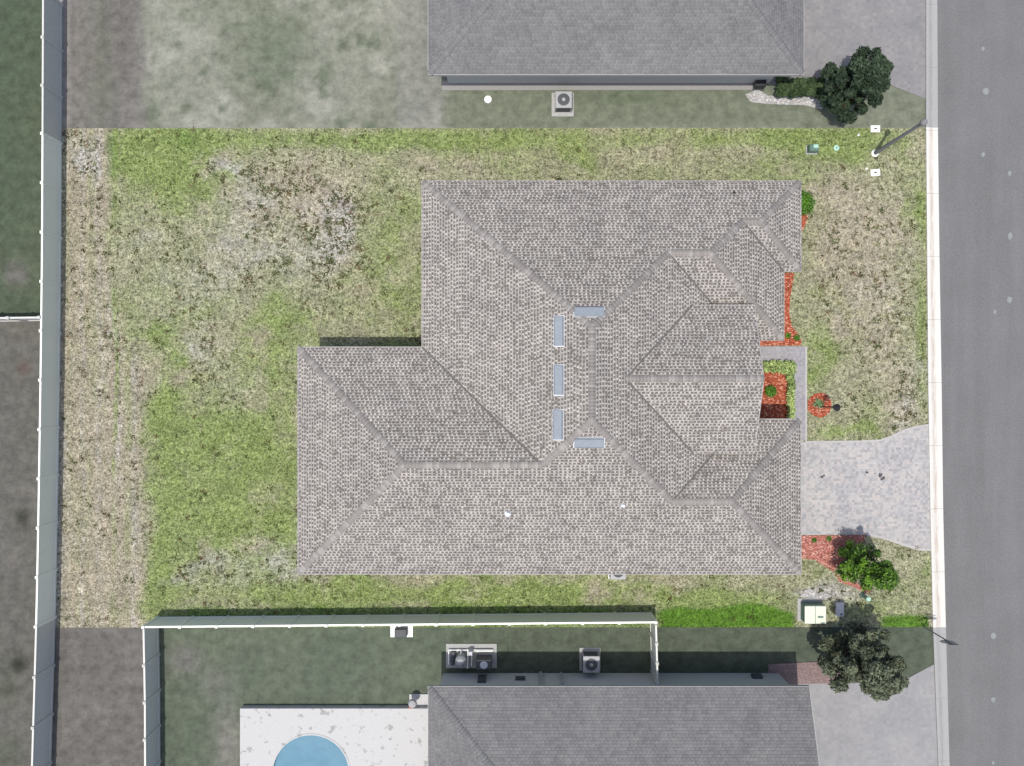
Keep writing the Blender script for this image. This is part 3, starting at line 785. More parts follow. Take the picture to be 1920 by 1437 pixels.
# raised entry gable: boards under its two eaves, rake boards, gable wall, posts
yc = (yE0+yE1)/2
mb = MB(); mb.box(7.0, xE, yE1-.03, yE1+.002, ZG-.24, ZG+.004); mb.box(7.0, xE, yE0-.002, yE0+.03, ZG-.24, ZG+.004)
for sgn, ye in ((1, yE1), (-1, yE0)):
    mb.add([(xE, ye, ZG), (xE+.03, ye, ZG), (xE+.03, yc, zEr), (xE, yc, zEr), (xE, ye, ZG-.22), (xE+.03, ye, ZG-.22), (xE+.03, yc, zEr-.22), (xE, yc, zEr-.22)],
           [(0, 1, 2, 3), (1, 5, 6, 2), (4, 7, 6, 5), (0, 3, 7, 4)])
mb.build('rake_board', M['fascia'], house)
for (ya, yb) in ((yE0+.41, yE0+.45), (yE1-.45, yE1-.41)): MB().box(8.0, xE-.36, ya, yb, 2.6, ZG+.12).build('side_wall', M['wall'], house)
gx = xE-.35
mb = MB(); mb.add([(gx, yE0+.4, 0), (gx, yE0+1.1, 0), (gx, yE0+1.1, 2.6), (gx, yE1-1.1, 2.6), (gx, yE1-1.1, 0), (gx, yE1-.4, 0), (gx, yE1-.4, ZG), (gx, yc, zEr-.2), (gx, yE0+.4, ZG)],
                  [(0, 1, 2, 8), (4, 5, 6, 3), (2, 3, 6, 7, 8)])
mb.build('gable_wall', M['wall'], house)
for yy_ in (yE0+1.2, yE1-1.2): MB().box(gx-.18, gx+.12, yy_-.15, yy_+.15, 0, 2.62, .01).build('porch_post', M['fascia'], house)
d = MB().box(xM-.46, xM-.41, yc-.5, yc+.5, .1, 2.2).build('front_door', M['door'], house)
MB().tube((xM-.40, yc+.38, 1.05), (xM-.33, yc+.38, 1.05), .03).build('handle', M['black'], d)
MB().box(xR-.46, xR-.40, (yG+yB)/2-2.45, (yG+yB)/2+2.45, .04, 2.3).build('garage_door', M['garage'], house)
for yy_ in ((yN1+yT)/2,):
    wd_ = MB().box(xR-.46, xR-.40, yy_-.8, yy_+.8, .9, 2.2).build('window', M['fascia'], house)
    MB().box(xR-.40, xR-.385, yy_-.7, yy_+.7, 1.0, 2.1).build('pane', M['glass'], wd_)
# metal vents near the ridge
def vent(cx_, cy_, plane, longx, L=1.33, Wd=.44):
    z = ZE+2.4
    for _ in range(8):
        x, y = P(cx_, cy_, z+.12); z = plane[0]*x+plane[1]*y+plane[2]
    up = Vector((plane[0], plane[1], 0)); up.normalize(); sl = math.hypot(plane[0], plane[1])
    U_ = (up+Vector((0, 0, sl))).normalized(); R_ = Vector((up.y, -up.x, 0)); N_ = R_.cross(U_)
    if N_.z < 0: N_ = -N_
    c0 = Vector((x, y, z))
    def pt(a, b, c): return tuple(c0+R_*a+U_*b+N_*c)
    vs = []; l, w_ = L/2, Wd/2
    prof = [(-w_, .015), (-w_, .16), (-w_*.7, .20), (w_*.75, .115), (w_, .025)]
    n = len(prof)
    for a in (-l, l):
        for (b, c) in prof: vs.append(pt(a, b, c))
    fs = [(i, i+1, n+i+1, n+i) for i in range(n-1)] + [tuple(range(n)), tuple(range(2*n-1, n-1, -1))]
    v = MB().add(vs, fs).build('roof_vent', M['metal'], roof)
    f = MB(); vs = [pt(a, b, c) for c in (.008, .02) for (a, b) in ((-l-.05, -w_-.07), (l+.05, -w_-.07), (l+.05, w_+.02), (-l-.05, w_+.02))]
    f.add(vs, [(0, 1, 2, 3), (4, 5, 6, 7), (0, 1, 5, 4), (1, 2, 6, 5), (2, 3, 7, 6), (3, 0, 4, 7)]).build('vent_flange', M['flange'], roof)
vent(1105, 586, m['T'], 1); vent(1049.5, 621, m['L'], 0); vent(1049, 713, m['L'], 0); vent(1048, 797, m['L'], 0); vent(1105, 829.5, m['B'], 1)
def pipe(px, py, plane, r, h, mat, nm='vent_pipe'):
    z = ZE+1
    for _ in range(8):
        x, y = P(px, py, z+h); z = plane[0]*x+plane[1]*y+plane[2]
    mb = MB(); mb.tube((x, y, z-.08), (x, y, z+h), r, r, 12)
    mb.lathe([(r*1.9, -.02), (r*1.7, .03), (r*1.05, .09)], (x, y, z+.01), 12)
    mb.build(nm, mat, roof)
pipe(952, 965, m['B'], .085, .28, M['pvc']); pipe(1169, 949, m['B'], .06, .22, M['pvc'])
pipe(752, 983, m['B'], .03, .12, M['black']); pipe(1378, 360, m['T'], .035, .14, M['black']); pipe(1228, 962, m['B'], .02, .1, M['black'])

# neighbouring houses
def simple_house(name, x0, x1, y0, y1, ze, sides, lab, wallm, ov):
    h = empty(name, (0, 0, 0), lab, 'house')
    so = Solid(x0, x1, y0, y1, {k: (ze, v) for k, v in sides.items()}); r = roof_mesh('roof', [so], M['shingleN'], h)
    out = [(x0, y0), (x1, y0), (x1, y1), (x0, y1)]
    fascia_ring(out, ze-.2, ze).build('fascia', M['fascia'], h)
    MB().prism(inset(out, .02), ze-.18, ze-.16).build('soffit', M['fascia'], h)
    MB().prism(inset(out, ov), 0, ze-.19).build('wall', wallm, h)
    return h, r, so
zn = 3.3
x0, y0 = P(803, 140, zn); x1 = P(1507, 0, zn)[0]; y1 = y0+15
h, r, so = simple_house('neighbour_house', x0, x1, y0, y1, zn, {'L': .45, 'R': .45, 'T': .45, 'B': .45},
                        'grey shingled house cut off by the top edge of the photo', M['wallN'], .72)
pk = 7.5*.45
for (a, b) in (((x0, y0), (x0+7.5, y0+7.5)), ((x1, y0), (x1-7.5, y0+7.5)), ((x0, y1), (x0+7.5, y1-7.5)), ((x1, y1), (x1-7.5, y1-7.5))):
    cap_line((*a, zn), (*b, zn+pk), hp, M['capN'], r)
cap_line((x0+7.5, y0+7.5, zn+pk), (x1-7.5, y0+7.5, zn+pk), .43, M['capN'], r)
wx0, wx1, wy = x0+.72, x1-.72, y0+.72
slab('wall_apron', [(829, 152), (1425, 152), (1425, 169), (829, 170)], -.02, .03, M['apron'])
w_ = MB().box(P(1268, 0)[0]-.12, P(1268, 0)[0]+.12, wy-.10, wy-.002, 1.3, 1.8, .01).build('meter_box', M['acdark'], h)
TH = h
x0, y1 = P(803, 1288, zn); x1 = P(1517, 0, zn)[0]; y0 = y1-15
h, r, so = simple_house('neighbour_house', x0, x1, y0, y1, zn, {'L': .45, 'T': .42, 'B': .42},
                        'grey shingled house cut off by the bottom edge beside the pool deck', M['wallN'], .45)
pk = 7.5*.42; q = pk/.45
cap_line((x0, y1, zn), (x0+q, y1-7.5, zn+pk), hp, M['capN'], r); cap_line((x0, y0, zn), (x0+q, y0+7.5, zn+pk), hp, M['capN'], r)
cap_line((x0+q, y1-7.5, zn+pk), (x1, y1-7.5, zn+pk), .43, M['capN'], r)
mb = MB()
for (ya, yb) in ((y1, y1-7.5), (y0, y0+7.5)):
    mb.add([(x1, ya, zn), (x1+.04, ya, zn), (x1+.04, yb, zn+pk), (x1, yb, zn+pk), (x1, ya, zn-.2), (x1+.04, ya, zn-.2), (x1+.04, yb, zn+pk-.2), (x1, yb, zn+pk-.2)],
           [(0, 1, 2, 3), (1, 5, 6, 2), (4, 7, 6, 5)])
mb.build('rake_board', M['fascia'], h)
mb = MB().add([(x1-.3, y0+.45, zn-.2), (x1-.3, y1-.45, zn-.2), (x1-.3, y1-7.5, zn+pk-.05)], [(0, 1, 2)]); mb.build('gable_wall', M['wallN'], h)
BH = h; bwy = y1-.45
# wall fittings on the lower house
for (bx_, w2, z0, z1, mm) in ((905, .42, .7, 1.5, 'acdark'), (975, .5, .9, 1.15, 'acdark'), (1013, .12, .2, 2.2, 'acgrey'), (1051, .1, .3, 1.9, 'acgrey'), (1412, .5, .5, .9, 'acdark')):
    x = P(bx_, 0)[0]; MB().box(x-w2/2, x+w2/2, bwy+.003, bwy+.16, z0, z1, .01).build('wall_box', M[mm], h)

# ------------------------------------------------------------------ fences
def fence(pts, n, lab, mat, h=1.83, group='white vinyl fences', skip=()):
    q = [Vector(P(*p)) for p in pts]; L = [0]
    for i in range(1, len(q)): L.append(L[-1]+(q[i]-q[i-1]).length)
    def at(t):
        return Vector((np.interp(t, L, [a.x for a in q]), np.interp(t, L, [a.y for a in q])))
    pos = [at(L[-1]*i/n) for i in range(n+1)]
    root = empty('vinyl_fence', (pos[0].x, pos[0].y, 0), lab, 'fence', group)
    o = pos[0]
    for i, p in enumerate(pos):
        if i in skip or i-n-1 in skip: continue
        mb = MB(); x, y = p-o
        mb.box(x-.07, x+.07, y-.07, y+.07, -.1, h+.05)
        mb.add([(x-.075, y-.075, h+.05), (x+.075, y-.075, h+.05), (x+.075, y+.075, h+.05), (x-.075, y+.075, h+.05),
                (x-.075, y-.075, h+.075), (x+.075, y-.075, h+.075), (x+.075, y+.075, h+.075), (x-.075, y+.075, h+.075), (x, y, h+.12)],
               [(0,1,5,4),(1,2,6,5),(2,3,7,6),(3,0,4,7),(4,5,8),(5,6,8),(6,7,8),(7,4,8),(3,2,1,0)])
        mb.build('post', mat, root)
    for i in range(n):
        a, b = pos[i]-o, pos[i+1]-o; d = (b-a); l = d.length; d.normalize(); nn_ = Vector((-d.y, d.x))
        mb = MB()
        def bar(s0, s1, hw, z0, z1):
            c = [a+d*s0-nn_*hw, a+d*s1-nn_*hw, a+d*s1+nn_*hw, a+d*s0+nn_*hw]
            vs = [(*k, z0) for k in c]+[(*k, z1) for k in c]
            mb.add(vs, [(3,2,1,0),(4,5,6,7),(0,1,5,4),(1,2,6,5),(2,3,7,6),(3,0,4,7)])
        s = .066; bar(s, l-s, .045, h-.13, h); bar(s, l-s, .042, .05, .19)
        nb = max(4, round((l-2*s)/.15)); bw = (l-2*s)/nb
        for k in range(nb): bar(s+k*bw+.003, s+(k+1)*bw-.003, .018-.001*(k % 2), .19, h-.13)
        bar(s, l-s, .012, .19, h-.13)
        mb.build('panel', mat, root)
    return root
# left run: base line of the posts
def lf_x(y): return interp([(-300, 116), (0, 116.5), (240, 115.5), (480, 114.5), (700, 112), (900, 109), (1040, 106.5), (1176, 103.5), (1437, 95.5), (1800, 80)], y)
def gy(y): return CY+(y-CY)/1.0445
tops = [-21, 70, 160, 250, 340, 432, 522, 614, 705, 798, 890, 984, 1077, 1176, 1271, 1366, 1462, 1556]
fence([(lf_x(gy(t)), gy(t)) for t in tops[3:14]], 10, 'long white vinyl fence down the left side of the lot', M['vinyl'])
fence([(lf_x(gy(t)), gy(t)) for t in tops[:4]], 3, 'greyer stretch of the left fence, above the lot', M['vinylN'], skip=(-1,))
fence([(lf_x(gy(t)), gy(t)) for t in tops[13:]], 4, 'greyer stretch of the far left fence, below the lot', M['vinylN'], skip=(0,))
fence([(297, 1157.6), (1218.5, 1149)], 14, 'white vinyl fence running between the lot and the house with the pool', M['vinyl'])
fence([(297, 1159.8), (299.5, 1290), (300, 1437), (300, 1560)], 6, 'fence running down from the corner left of the pool deck', M['vinylN'], skip=(0,))
fence([(1219, 1152), (1222, 1258)], 3, 'short fence joining the lower house wall to the lot fence', M['vinylN'], skip=(0,))
fence([(lf_x(601)-3, 600.5), (-60, 603)], 3, 'fence at the far left dividing green grass from brown', M['vinylN'])

# ------------------------------------------------------------------ trees and shrubs
def leaves(centers, radii, n, size, mode='shell', zmin=.1, up=.5):
    k = rng.integers(0, len(centers), n); c = np.asarray(centers)[k]; r = np.asarray(radii)[k]
    d = rng.normal(size=(n, 3)); d /= np.linalg.norm(d, axis=1)[:, None]
    rr = (rng.random(n)**.35 if mode == 'shell' else rng.random(n)**.5)
    p = c+d*(rr*r)[:, None]; p[:, 2] = np.maximum(p[:, 2], zmin)
    nrm = d*.8+rng.normal(size=(n, 3))*.55; nrm[:, 2] += up; nrm /= np.linalg.norm(nrm, axis=1)[:, None]
    a = np.cross(nrm, rng.normal(size=(n, 3))); a /= np.linalg.norm(a, axis=1)[:, None]; b = np.cross(nrm, a)
    s = size*(.6+.8*rng.random(n))[:, None]
    V = np.stack([p-a*s, p-b*s*.42, p+a*s, p+b*s*.42], 1).reshape(-1, 3); F = np.arange(4*n).reshape(-1, 4)
    tone = np.repeat(np.clip(rng.normal(.45, .25, n)+.18*rng.standard_normal(len(centers))[k], 0, 1), 4)
    return V, F, tone
def tree(px, py, h, rad, lab, mat, n, leaf, clumps=46, seed=1, lean=(0, 0), base=.16, prof=None, cat='tree', squash=1.0):
    global rng
    st = np.random.default_rng(seed); x, y = P(px, py)
    root = empty('broadleaf_tree', (x, y, 0), lab, cat)
    cs, rs = [], []
    trunk = MB(); z1 = h*.8
    p_prev = Vector((0, 0, -.1)); 
    for i in range(6):
        t = (i+1)/6; q = Vector((lean[0]*t*t+st.normal(0, .03), lean[1]*t*t+st.normal(0, .03), z1*t))
        trunk.tube(p_prev, q, .09*(1-(i)/7), .09*(1-(i+1)/7), 9); p_prev = q
    ga_ = 0
    for i in range(clumps):
        t = base+(1-base)*((i+.5)/clumps)
        rmax = rad*(prof(t) if prof else math.sin(math.pi*min(1, (t-base)/(1-base)*.82+.18))**.8)
        ga_ += 2.4; a = ga_+st.normal(0, .35); rr = rmax*(.15+.9*st.random()**.6)
        z = h*t; cxy = (lean[0]*t*t+rr*math.cos(a), lean[1]*t*t+rr*math.sin(a)*squash)
        cs.append((cxy[0], cxy[1], z)); rs.append((.16+.14*st.random())*rad**.6)
        zb = max(.35, z-rr*.8)
        tt = zb/h
        trunk.tube((lean[0]*tt*tt, lean[1]*tt*tt, zb), (cxy[0], cxy[1], z), .028, .008, 5)
    trunk.build('trunk', M['bark'], root)
    V, F, T = leaves(cs, rs, n, leaf)
    mesh_np('crown', V, F, mat, {'tone': T}, root)
    return root
tree(1586, 1045, 4.9, 1.05, 'young glossy green tree in the mulch bed below the driveway', M['leafA'], 11000, .07, 95, 3, (.25, -.15), .1)
tree(1566, 188, 4.5, 1.5, 'dark leafy tree in front of the upper house beside its driveway', M['leafB'], 20000, .10, 85, 8, (.35, .1), .18)
tree(1570, 1204, 5.5, 1.7, 'grey green tree in front of the lower house, next to the street', M['leafC'], 21000, .10, 95, 21, (.45, -.3), .2)

def bush(name, px, py, r, h, lab, mat, n, leaf, cat='bush', group=None):
    x, y = P(px, py); root = empty(name, (x, y, 0), lab, cat, group)
    cs = [(0, 0, h*.5)]+[(r*.55*math.cos(a), r*.55*math.sin(a), h*.45) for a in np.arange(0, 6.28, .8)]
    V, F, T = leaves(cs, [r*.55]*len(cs), n, leaf, zmin=.03)
    V[:, 2] = np.minimum(V[:, 2], h*1.05)
    mesh_np('foliage', V, F, mat, {'tone': T}, root)
    MB().tube((0, 0, -.02), (0, 0, h*.5), .03, .02, 6).build('stem', M['bark'], root)
    return root
bush('round_bush', 1499, 385, .62, 1.0, 'round clipped green bush tucked against the upper right house corner', M['leafD'], 3600, .05)
bush('round_bush', 1443, 734, .30, .5, 'small round green bush in the orange mulch of the entry courtyard', M['leafD'], 1300, .045)
bush('low_plant', 1477, 630, .16, .22, 'tiny low plant under the eave corner in the red mulch', M['leafD'], 260, .04, 'plant')
bush('low_plant', 1493, 634, .17, .22, 'tiny low plant at the outer tip of the red mulch', M['leafD'], 260, .04, 'plant')
bush('low_plant', 1526, 1013, .13, .2, 'left one of two tiny plants in the faded red mulch', M['leafD'], 220, .04, 'plant')
bush('low_plant', 1553, 1010, .15, .2, 'right one of two tiny plants in the faded red mulch', M['leafD'], 240, .04, 'plant')
def hedge(px0, px1, py0, py1, h, name, lab, mat, n, leaf):
    a = P(px0, py1); b = P(px1, py0); root = empty(name, ((a[0]+b[0])/2, (a[1]+b[1])/2, 0), lab, 'hedge')
    ox, oy = root.location.x, root.location.y
    w2, d2 = (b[0]-a[0])/2, (b[1]-a[1])/2
    nx_, ny_ = max(1, int(w2*2/.28)), max(1, int(d2*2/.28)); cs = []; rs = []
    for i in range(nx_):
        for j in range(ny_):
            cs.append((-w2+(i+.5)*2*w2/nx_+rng.normal(0, .03), -d2+(j+.5)*2*d2/ny_+rng.normal(0, .03), h*.62+rng.normal(0, .04))); rs.append(.20+.05*rng.random())
    V, F, T = leaves(cs, rs, n, leaf, zmin=.03)
    mesh_np('foliage', V, F, mat, {'tone': T}, root)
    for c in cs[::max(1, len(cs)//5)]: MB().tube((c[0], c[1], -.02), (c[0], c[1], h*.6), .014, .009, 6).build('stem', M['bark'], root)
hedge(1429, 1489, 678, 699, .42, 'low_hedge', 'lime green variegated hedge row along the top of the courtyard bed', M['leafV'], 2300, .055)
hedge(1471, 1489, 700, 786, .42, 'low_hedge', 'lime green variegated hedge row beside the walk, right of the orange mulch', M['leafV'], 3000, .055)
hedge(1450, 1535, 156, 187, 1.1, 'clipped_hedge', 'dark boxy clipped hedge under the upper house eave', M['leafH'], 7000, .07)

# spiky plant
x, y = P(1532, 757); sp = empty('spiky_plant', (x, y, .04), 'spiky pale green plant at the foot of the yard lamp', 'plant')
V = []; F = []; T = []
for i in range(60):
    a = rng.random()*6.283; L_ = .18+.22*rng.random(); e = .2+.9*rng.random(); w0 = .016
    dx, dy = math.cos(a), math.sin(a); k = len(V)
    V += [(-dy*w0, dx*w0, 0), (dy*w0, -dx*w0, 0), (dx*L_*.5+dy*w0, dy*L_*.5-dx*w0, L_*e*.7), (dx*L_*.5-dy*w0, dy*L_*.5+dx*w0, L_*e*.7), (dx*L_, dy*L_, L_*e*.55)]
    F += [(k, k+1, k+2, k+3), (k+3, k+2, k+4, k+4)]; T += [rng.random()]*5
me = MB().add(V, [f if f[3] != f[2] else f[:3] for f in F]); o = me.build('fronds', M['leafP'], sp)
at_ = o.data.attributes.new('tone', 'FLOAT', 'POINT'); at_.data.foreach_set('value', T)

# ------------------------------------------------------------------ lamps, signs, boxes
x, y = P(1539, 762)
l = empty('yard_lamp', (x, y, 0), 'slim black yard lamp post in the round mulch ring', 'lamp')
MB().tube((0, 0, 0), (0, 0, 1.9), .035, .03, 10).lathe([(.09, 0), (.09, .06), (.05, .12)], (0, 0, .03), 14).build('post', M['black'], l)
hd = MB().lathe([(.06, 1.88), (.12, 1.95), (.14, 2.22), (.19, 2.24), (.05, 2.36), (.02, 2.42)], n=12).build('lantern', M['black'], l)

x, y = P(1640, 288)
l = empty('street_light', (x, y, 0), 'tall grey street light pole rising from a white concrete base near the top right', 'street light')
MB().lathe([(.19, -.05), (.19, .05), (.15, .09), (.12, .10)], n=22).build('base', M['white'], l)
MB().lathe([(.105, .08), (.11, .5), (.085, 3.0), (.07, 5.1)], n=14).build('pole', M['pole'], l)
MB().lathe([(.05, 5.05), (.10, 5.12), (.15, 5.25), (.16, 5.42), (.10, 5.52), (.03, 5.58)], n=14).build('lantern', M['pole'], l)

x, y = P(1731, 1175)
l = empty('road_sign', (x, y, 0), 'road sign on a thin post beside the kerb, seen from its grey back', 'sign')
MB().tube((0, 0, -.1), (0, 0, 3.1), .035, .03, 8).build('post', M['pole'], l)
n = 8; R0 = .38
pts = [(R0*math.cos(math.pi/8+i*math.pi/4), R0*math.sin(math.pi/8+i*math.pi/4)) for i in range(n)]
mb = MB(); vs = [(a, -.045, 2.55+b) for a, b in pts]+[(a, -.055, 2.55+b) for a, b in pts]
mb.add(vs, [tuple(range(n)), tuple(range(2*n-1, n-1, -1))]+[(i, n+i, n+(i+1) % n, (i+1) % n) for i in range(n)]).build('sign_plate', M['acgrey'], l)
MB().box(-.22, .22, -.012, .012, 3.0, 3.16).build('name_blade', M['acdark'], l)

def utility_cabinet():
    x, y = P(1519, 1144); r = empty('utility_cabinet', (x, y, 0), 'large cube shaped green utility cabinet with a cream lid beside the lush grass', 'utility box')
    MB().box(-.68, .62, -.56, .62, -.05, .06, .01).build('pad', M['concrete'], r)
    MB().box(-.52, .52, -.47, .44, .06, .74, .01).build('cabinet', M['boxgreen'], r)
    lid = MB().box(-.55, -.01, -.50, .40, .742, .80, .012).box(.01, .55, -.50, .40, .742, .80, .012); lid.build('lid', M['boxlid'], r)
    MB().box(.12, .40, -.2, -.1, .80, .806).build('label_plate', M['boxgreen'], r)
    MB().box(-.35, -.31, -.505, -.475, .3, .5).build('handle', M['black'], r)
    return r
utility_cabinet()
x, y = P(1573, 1142); r = empty('ground_box', (x, y, 0), 'narrow upright grey box standing on sand right of the green cabinet', 'utility box')
MB().box(-.22, .22, -.37, .37, -.03, .14, .02).build('body', M['boxgrey'], r)
MB().box(-.20, .20, -.35, .35, .141, .155, .01).build('lid', M['boxgrey'], r); MB().box(.02, .12, -.28, -.2, .156, .16).build('latch', M['black'], r)
r['label'] = 'long narrow grey ground box lying on sand right of the green cabinet'
x, y = P(1616, 1116); r = empty('cable_pedestal', (x, y, 0), 'round green cable pedestal with a pale mint cap below the young tree', 'utility box')
MB().lathe([(.13, -.05), (.13, .12), (.11, .14), (.11, .8)], n=18).build('body', M['midgreen'], r)
MB().lathe([(.125, .78), (.125, .86), (.10, .90), (.03, .915)], n=18).build('cap', M['mint'], r)
x, y = P(1521, 281); r = empty('pedestal_box', (x, y, 0), 'small dark green utility box on the lawn above the house corner', 'utility box')
MB().box(-.30, .30, -.26, .22, -.03, .05, .01).build('pad', M['acgrey'], r)
MB().box(-.24, .24, -.20, .17, .05, .48, .04).build('body', M['boxgreen'], r)
MB().box(-.06, .20, -.05, .14, .482, .56, .03).build('lid', M['mint'], r)
x, y = P(1568, 278); r = empty('valve_cover', (x, y, 0), 'round pale green valve cover flush in the lawn with a dark hole', 'valve cover')
MB().lathe([(.15, -.03), (.15, .035), (.13, .045)], n=20).build('lid', M['mint'], r); MB().lathe([(.035, .04), (.035, .052)], n=10).build('hole', M['black'], r)
def meter(px, py, lab, rz):
    x, y = P(px, py); r = empty('meter_cover', (x, y, 0), lab, 'meter cover', 'white meter covers by the street', rz)
    MB().box(-.25, .25, -.18, .18, -.03, .045, .02).build('lid', M['white'], r); MB().box(-.07, .07, -.035, .035, .046, .052).build('reader', M['black'], r)
meter(1641, 324, 'white rectangular meter cover below the street light base', .08); meter(1641, 242, 'white rectangular meter cover above the street light base', 0)
for (px, py, lab) in ((1624, 317, 'small round white cap beside the lower meter cover'), (1609, 254, 'small round white cap left of the upper meter cover')):
    x, y = P(px, py); r = empty('cleanout_cap', (x, y, 0), lab, 'pipe cap', 'small white pipe caps')
    MB().lathe([(.065, -.02), (.065, .07), (.055, .085)], n=14).build('cap', M['white'], r); MB().box(-.02, .02, -.02, .02, .086, .11).build('nut', M['acgrey'], r)
x, y = P(915, 187); r = empty('lawn_cap', (x, y, 0), 'round white lid on the grass below the upper house', 'pipe cap')
MB().lathe([(.2, -.02), (.2, .05), (.14, .09)], n=18).build('lid', M['white'], r)

def ac(px, py, lab, w=.78, h=.8, pad=None, pm='concrete', rz=0):
    x, y = P(px, py); r = empty('air_conditioner', (x, y, 0), lab, 'air conditioner', None, rz)
    pw, pd = pad or (w/2+.12, w/2+.12)
    MB().box(-pw, pw, -pd, pd, -.04, .06, .01).build('pad', M[pm], r)
    MB().box(-w/2+.02, w/2-.02, -w/2+.02, w/2-.02, .06, h-.06).build('coil', M['acdark'], r)
    mb = MB()
    for (a, b) in ((-1, -1), (1, -1), (1, 1), (-1, 1)): mb.box(a*w/2-.03*(1+a)/1, a*w/2+.03*(1-a)/1, b*w/2-.03*(1+b), b*w/2+.03*(1-b), .06, h-.06)
    t = h-.06; k = w/2
    mb.box(-k, k, -k, k, t, h, .015)
    mb.build('casing', M['acgrey'], r)
    MB().lathe([(k*.74, h+.001), (k*.74, h+.012), (k*.55, h+.02)], n=24).build('fan_grille', M['acdark'], r)
    MB().lathe([(k*.22, h+.021), (k*.2, h+.04)], n=14).build('fan_hub', M['acgrey'], r)
ac(1055, 197, 'air conditioner on a pale slab below the upper house wall', .85, .85, (.58, .62))
ac(1106, 1236, 'air conditioner in the shade between the short fence and the pool pump', .85, .9, (.55, .6))
ac(1156, 1067, 'air conditioner on a white slab just showing past the lower eave of the main house', .8, .7, (.44, .5), 'white')
x, y = P(1060, 181); 
# pool equipment
x, y = P(885, 1229); r = empty('pool_equipment', (x, y, 0), 'cluttered pool pump and filter set on a slab against the lower house', 'pool pump')
MB().box(-1.35, 1.3, -.65, .62, -.04, .08, .01).build('slab', M['concrete'], r)
MB().lathe([(.25, .08), (.28, .3), (.28, .85), (.18, 1.0), (.05, 1.05)], (-.55, -.05, 0), 18).build('filter_tank', M['acgrey'], r)
MB().box(.25, 1.05, -.45, .05, .08, .95, .03).build('heater', M['acdark'], r)
MB().lathe([(.2, .951), (.2, .97)], (.65, -.2, 0), 16).build('heater_fan', M['boxgrey'], r)
MB().tube((-1.0, -.25, .25), (-.95, .3, .25), .13, .13, 14).tube((-1.0, -.4, .3), (-1.0, -.25, .3), .1, .1, 12).build('pump', M['acdark'], r)
mb = MB()
for (a, b) in (((-1.2, .35, .25), (1.1, .35, .25)), ((-1.2, .35, .25), (-1.2, -.4, .25)), ((-.55, .35, .4), (-.55, .1, .8)), ((0, .4, .2), (0, -.4, .5)), ((.2, .3, .3), (1.1, .3, .3)), ((-.2, -.5, .6), (-.2, .4, .3))):
    mb.tube(a, b, .03, .03, 8)
mb.build('pipes', M['white'], r)
MB().box(-.15, .05, .2, .4, .08, .7, .02).build('valve_box', M['boxgrey'], r)
x, y = P(752, 1183); r = empty('irrigation_box', (x, y, 0), 'dark box on a white slab just below the lot fence', 'box')
MB().box(-.55, .62, -.32, .35, -.03, .06, .01).build('slab', M['white'], r); MB().box(-.28, .34, -.22, .2, .06, .5, .03).build('body', M['acdark'], r)
# pots near hedge of the upper house
x, y = P(1421, 163); r = empty('hose_reel', (x, y, 0), 'dark hose reel at the end of the upper house wall', 'hose reel')
MB().box(-.28, .28, -.2, .2, 0, .12, .01).build('base', M['acdark'], r)
MB().tube((-.22, 0, .38), (.22, 0, .38), .22, .22, 18).build('reel', M['black'], r)
MB().box(-.27, -.24, -.16, .16, .1, .62).box(.24, .27, -.16, .16, .1, .62).build('side_plates', M['acdark'], r)

# pool deck and pool
a = P(450, 1329, .45); b = P(806, 1329, .45)
dk = empty('pool_deck', ((a[0]+b[0])/2, a[1]-4, 0), 'white speckled pool deck with a round blue pool at the bottom edge', 'pool deck')
ox, oy = dk.location.x, dk.location.y
pc = P(583, 1450, .45); pcx, pcy, pr = pc[0]-ox, pc[1]-oy, 2.02
x0, x1, y1, y0 = a[0]-ox, b[0]-ox, a[1]-oy, a[1]-oy-8
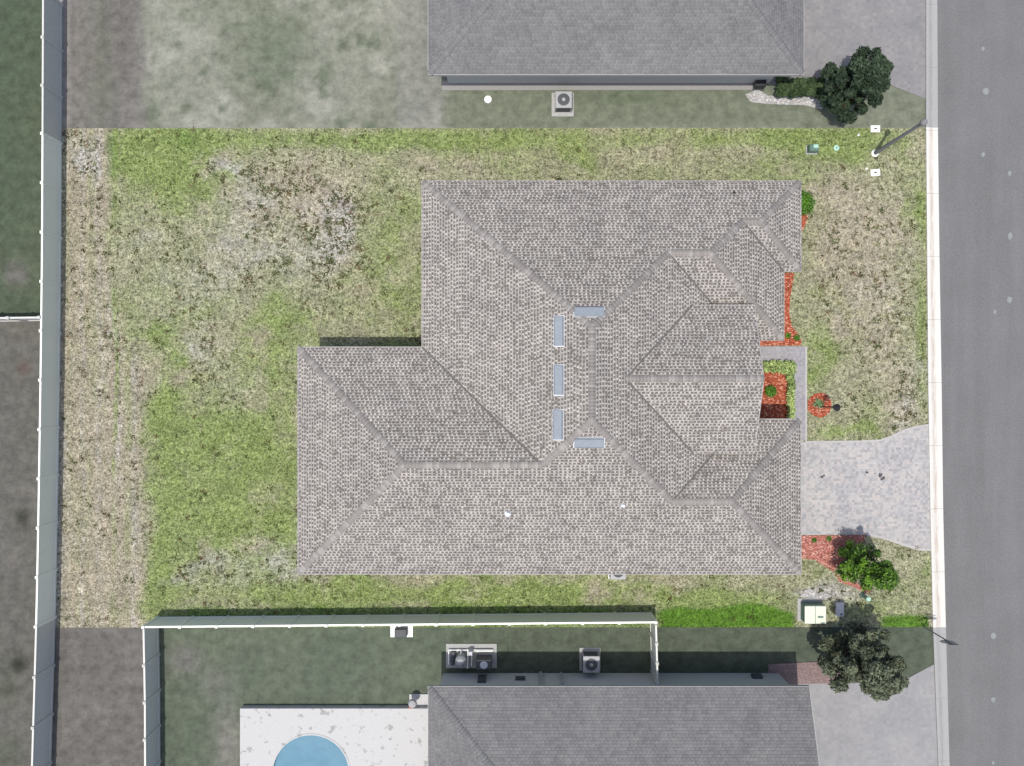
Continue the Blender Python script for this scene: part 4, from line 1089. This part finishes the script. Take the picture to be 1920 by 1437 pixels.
# deck ring: polygon rectangle with a round hole, as quads from circle to rectangle
cor = [(x0, y0), (x1, y0), (x1, y1), (x0, y1)]
angs = sorted([2*math.pi*i/72 for i in range(72)]+[math.atan2(q[1]-pcy, q[0]-pcx) % (2*math.pi) for q in cor])
N = len(angs); vs = []; fs = []
for i in range(N):
    t = angs[i]; c, s = math.cos(t), math.sin(t)
    k = min(((x1-pcx)/c if c > 1e-9 else ((x0-pcx)/c if c < -1e-9 else 1e9)), ((y1-pcy)/s if s > 1e-9 else ((y0-pcy)/s if s < -1e-9 else 1e9)))
    vs += [(pcx+pr*c, pcy+pr*s, .45), (pcx+k*c, pcy+k*s, .45), (pcx+k*c, pcy+k*s, -.05), (pcx+pr*c, pcy+pr*s, -.6)]
for i in range(N):
    j = (i+1) % N
    fs += [(4*i, 4*i+1, 4*j+1, 4*j), (4*i+1, 4*i+2, 4*j+2, 4*j+1), (4*i+3, 4*i, 4*j, 4*j+3)]
MB().add(vs, fs).build('deck', M['deck'], dk)
MB().lathe([(pr-.001, .2), (pr-.02, .30)], (pcx, pcy, 0), 64).build('water', M['water'], dk)
mb = MB(); vs = []
for i in range(N):
    t = 2*math.pi*i/N
    for rr, z in ((pr-.05, .44), (pr-.05, .475), (pr+.03, .475), (pr+.03, .454)): vs.append((pcx+rr*math.cos(t), pcy+rr*math.sin(t), z))
fs = [(4*i+k, 4*((i+1) % N)+k, 4*((i+1) % N)+k+1, 4*i+k+1) for i in range(N) for k in range(3)]
mb.add(vs, fs).build('coping', M['deck'], dk)
a = P(768, 1301); b = P(818, 1327)
slab('side_slab', [(768, 1301), (830, 1301), (830, 1328), (768, 1328)], -.02, .1, M['deck'])
x, y = P(777, 1308); r = empty('kettle_grill', (x, y, .1), 'round grey kettle grill on the small slab beside the pool deck', 'grill')
MB().lathe([(.06, .55), (.2, .62), (.23, .74), (.18, .88), (.03, .94)], n=18).build('bowl', M['acgrey'], r)
mb = MB()
for t in (0, 2.1, 4.2): mb.tube((.08*math.cos(t), .08*math.sin(t), .6), (.22*math.cos(t), .22*math.sin(t), 0), .014, .014, 6)
mb.build('legs', M['black'], r)
x, y = P(772, 1325); r = empty('flower_pot', (x, y, .1), 'small terracotta pot at the corner of the pool deck', 'flower pot')
M['terra'] = plain('terracotta', (.30, .12, .09, 1), .8, .2, var=.1)
MB().lathe([(.1, 0), (.15, .28), (.17, .28), (.17, .34)], n=16).build('pot', M['terra'], r); MB().lathe([(.14, .33), (.14, .335)], n=16).build('soil', M['bark'], r)
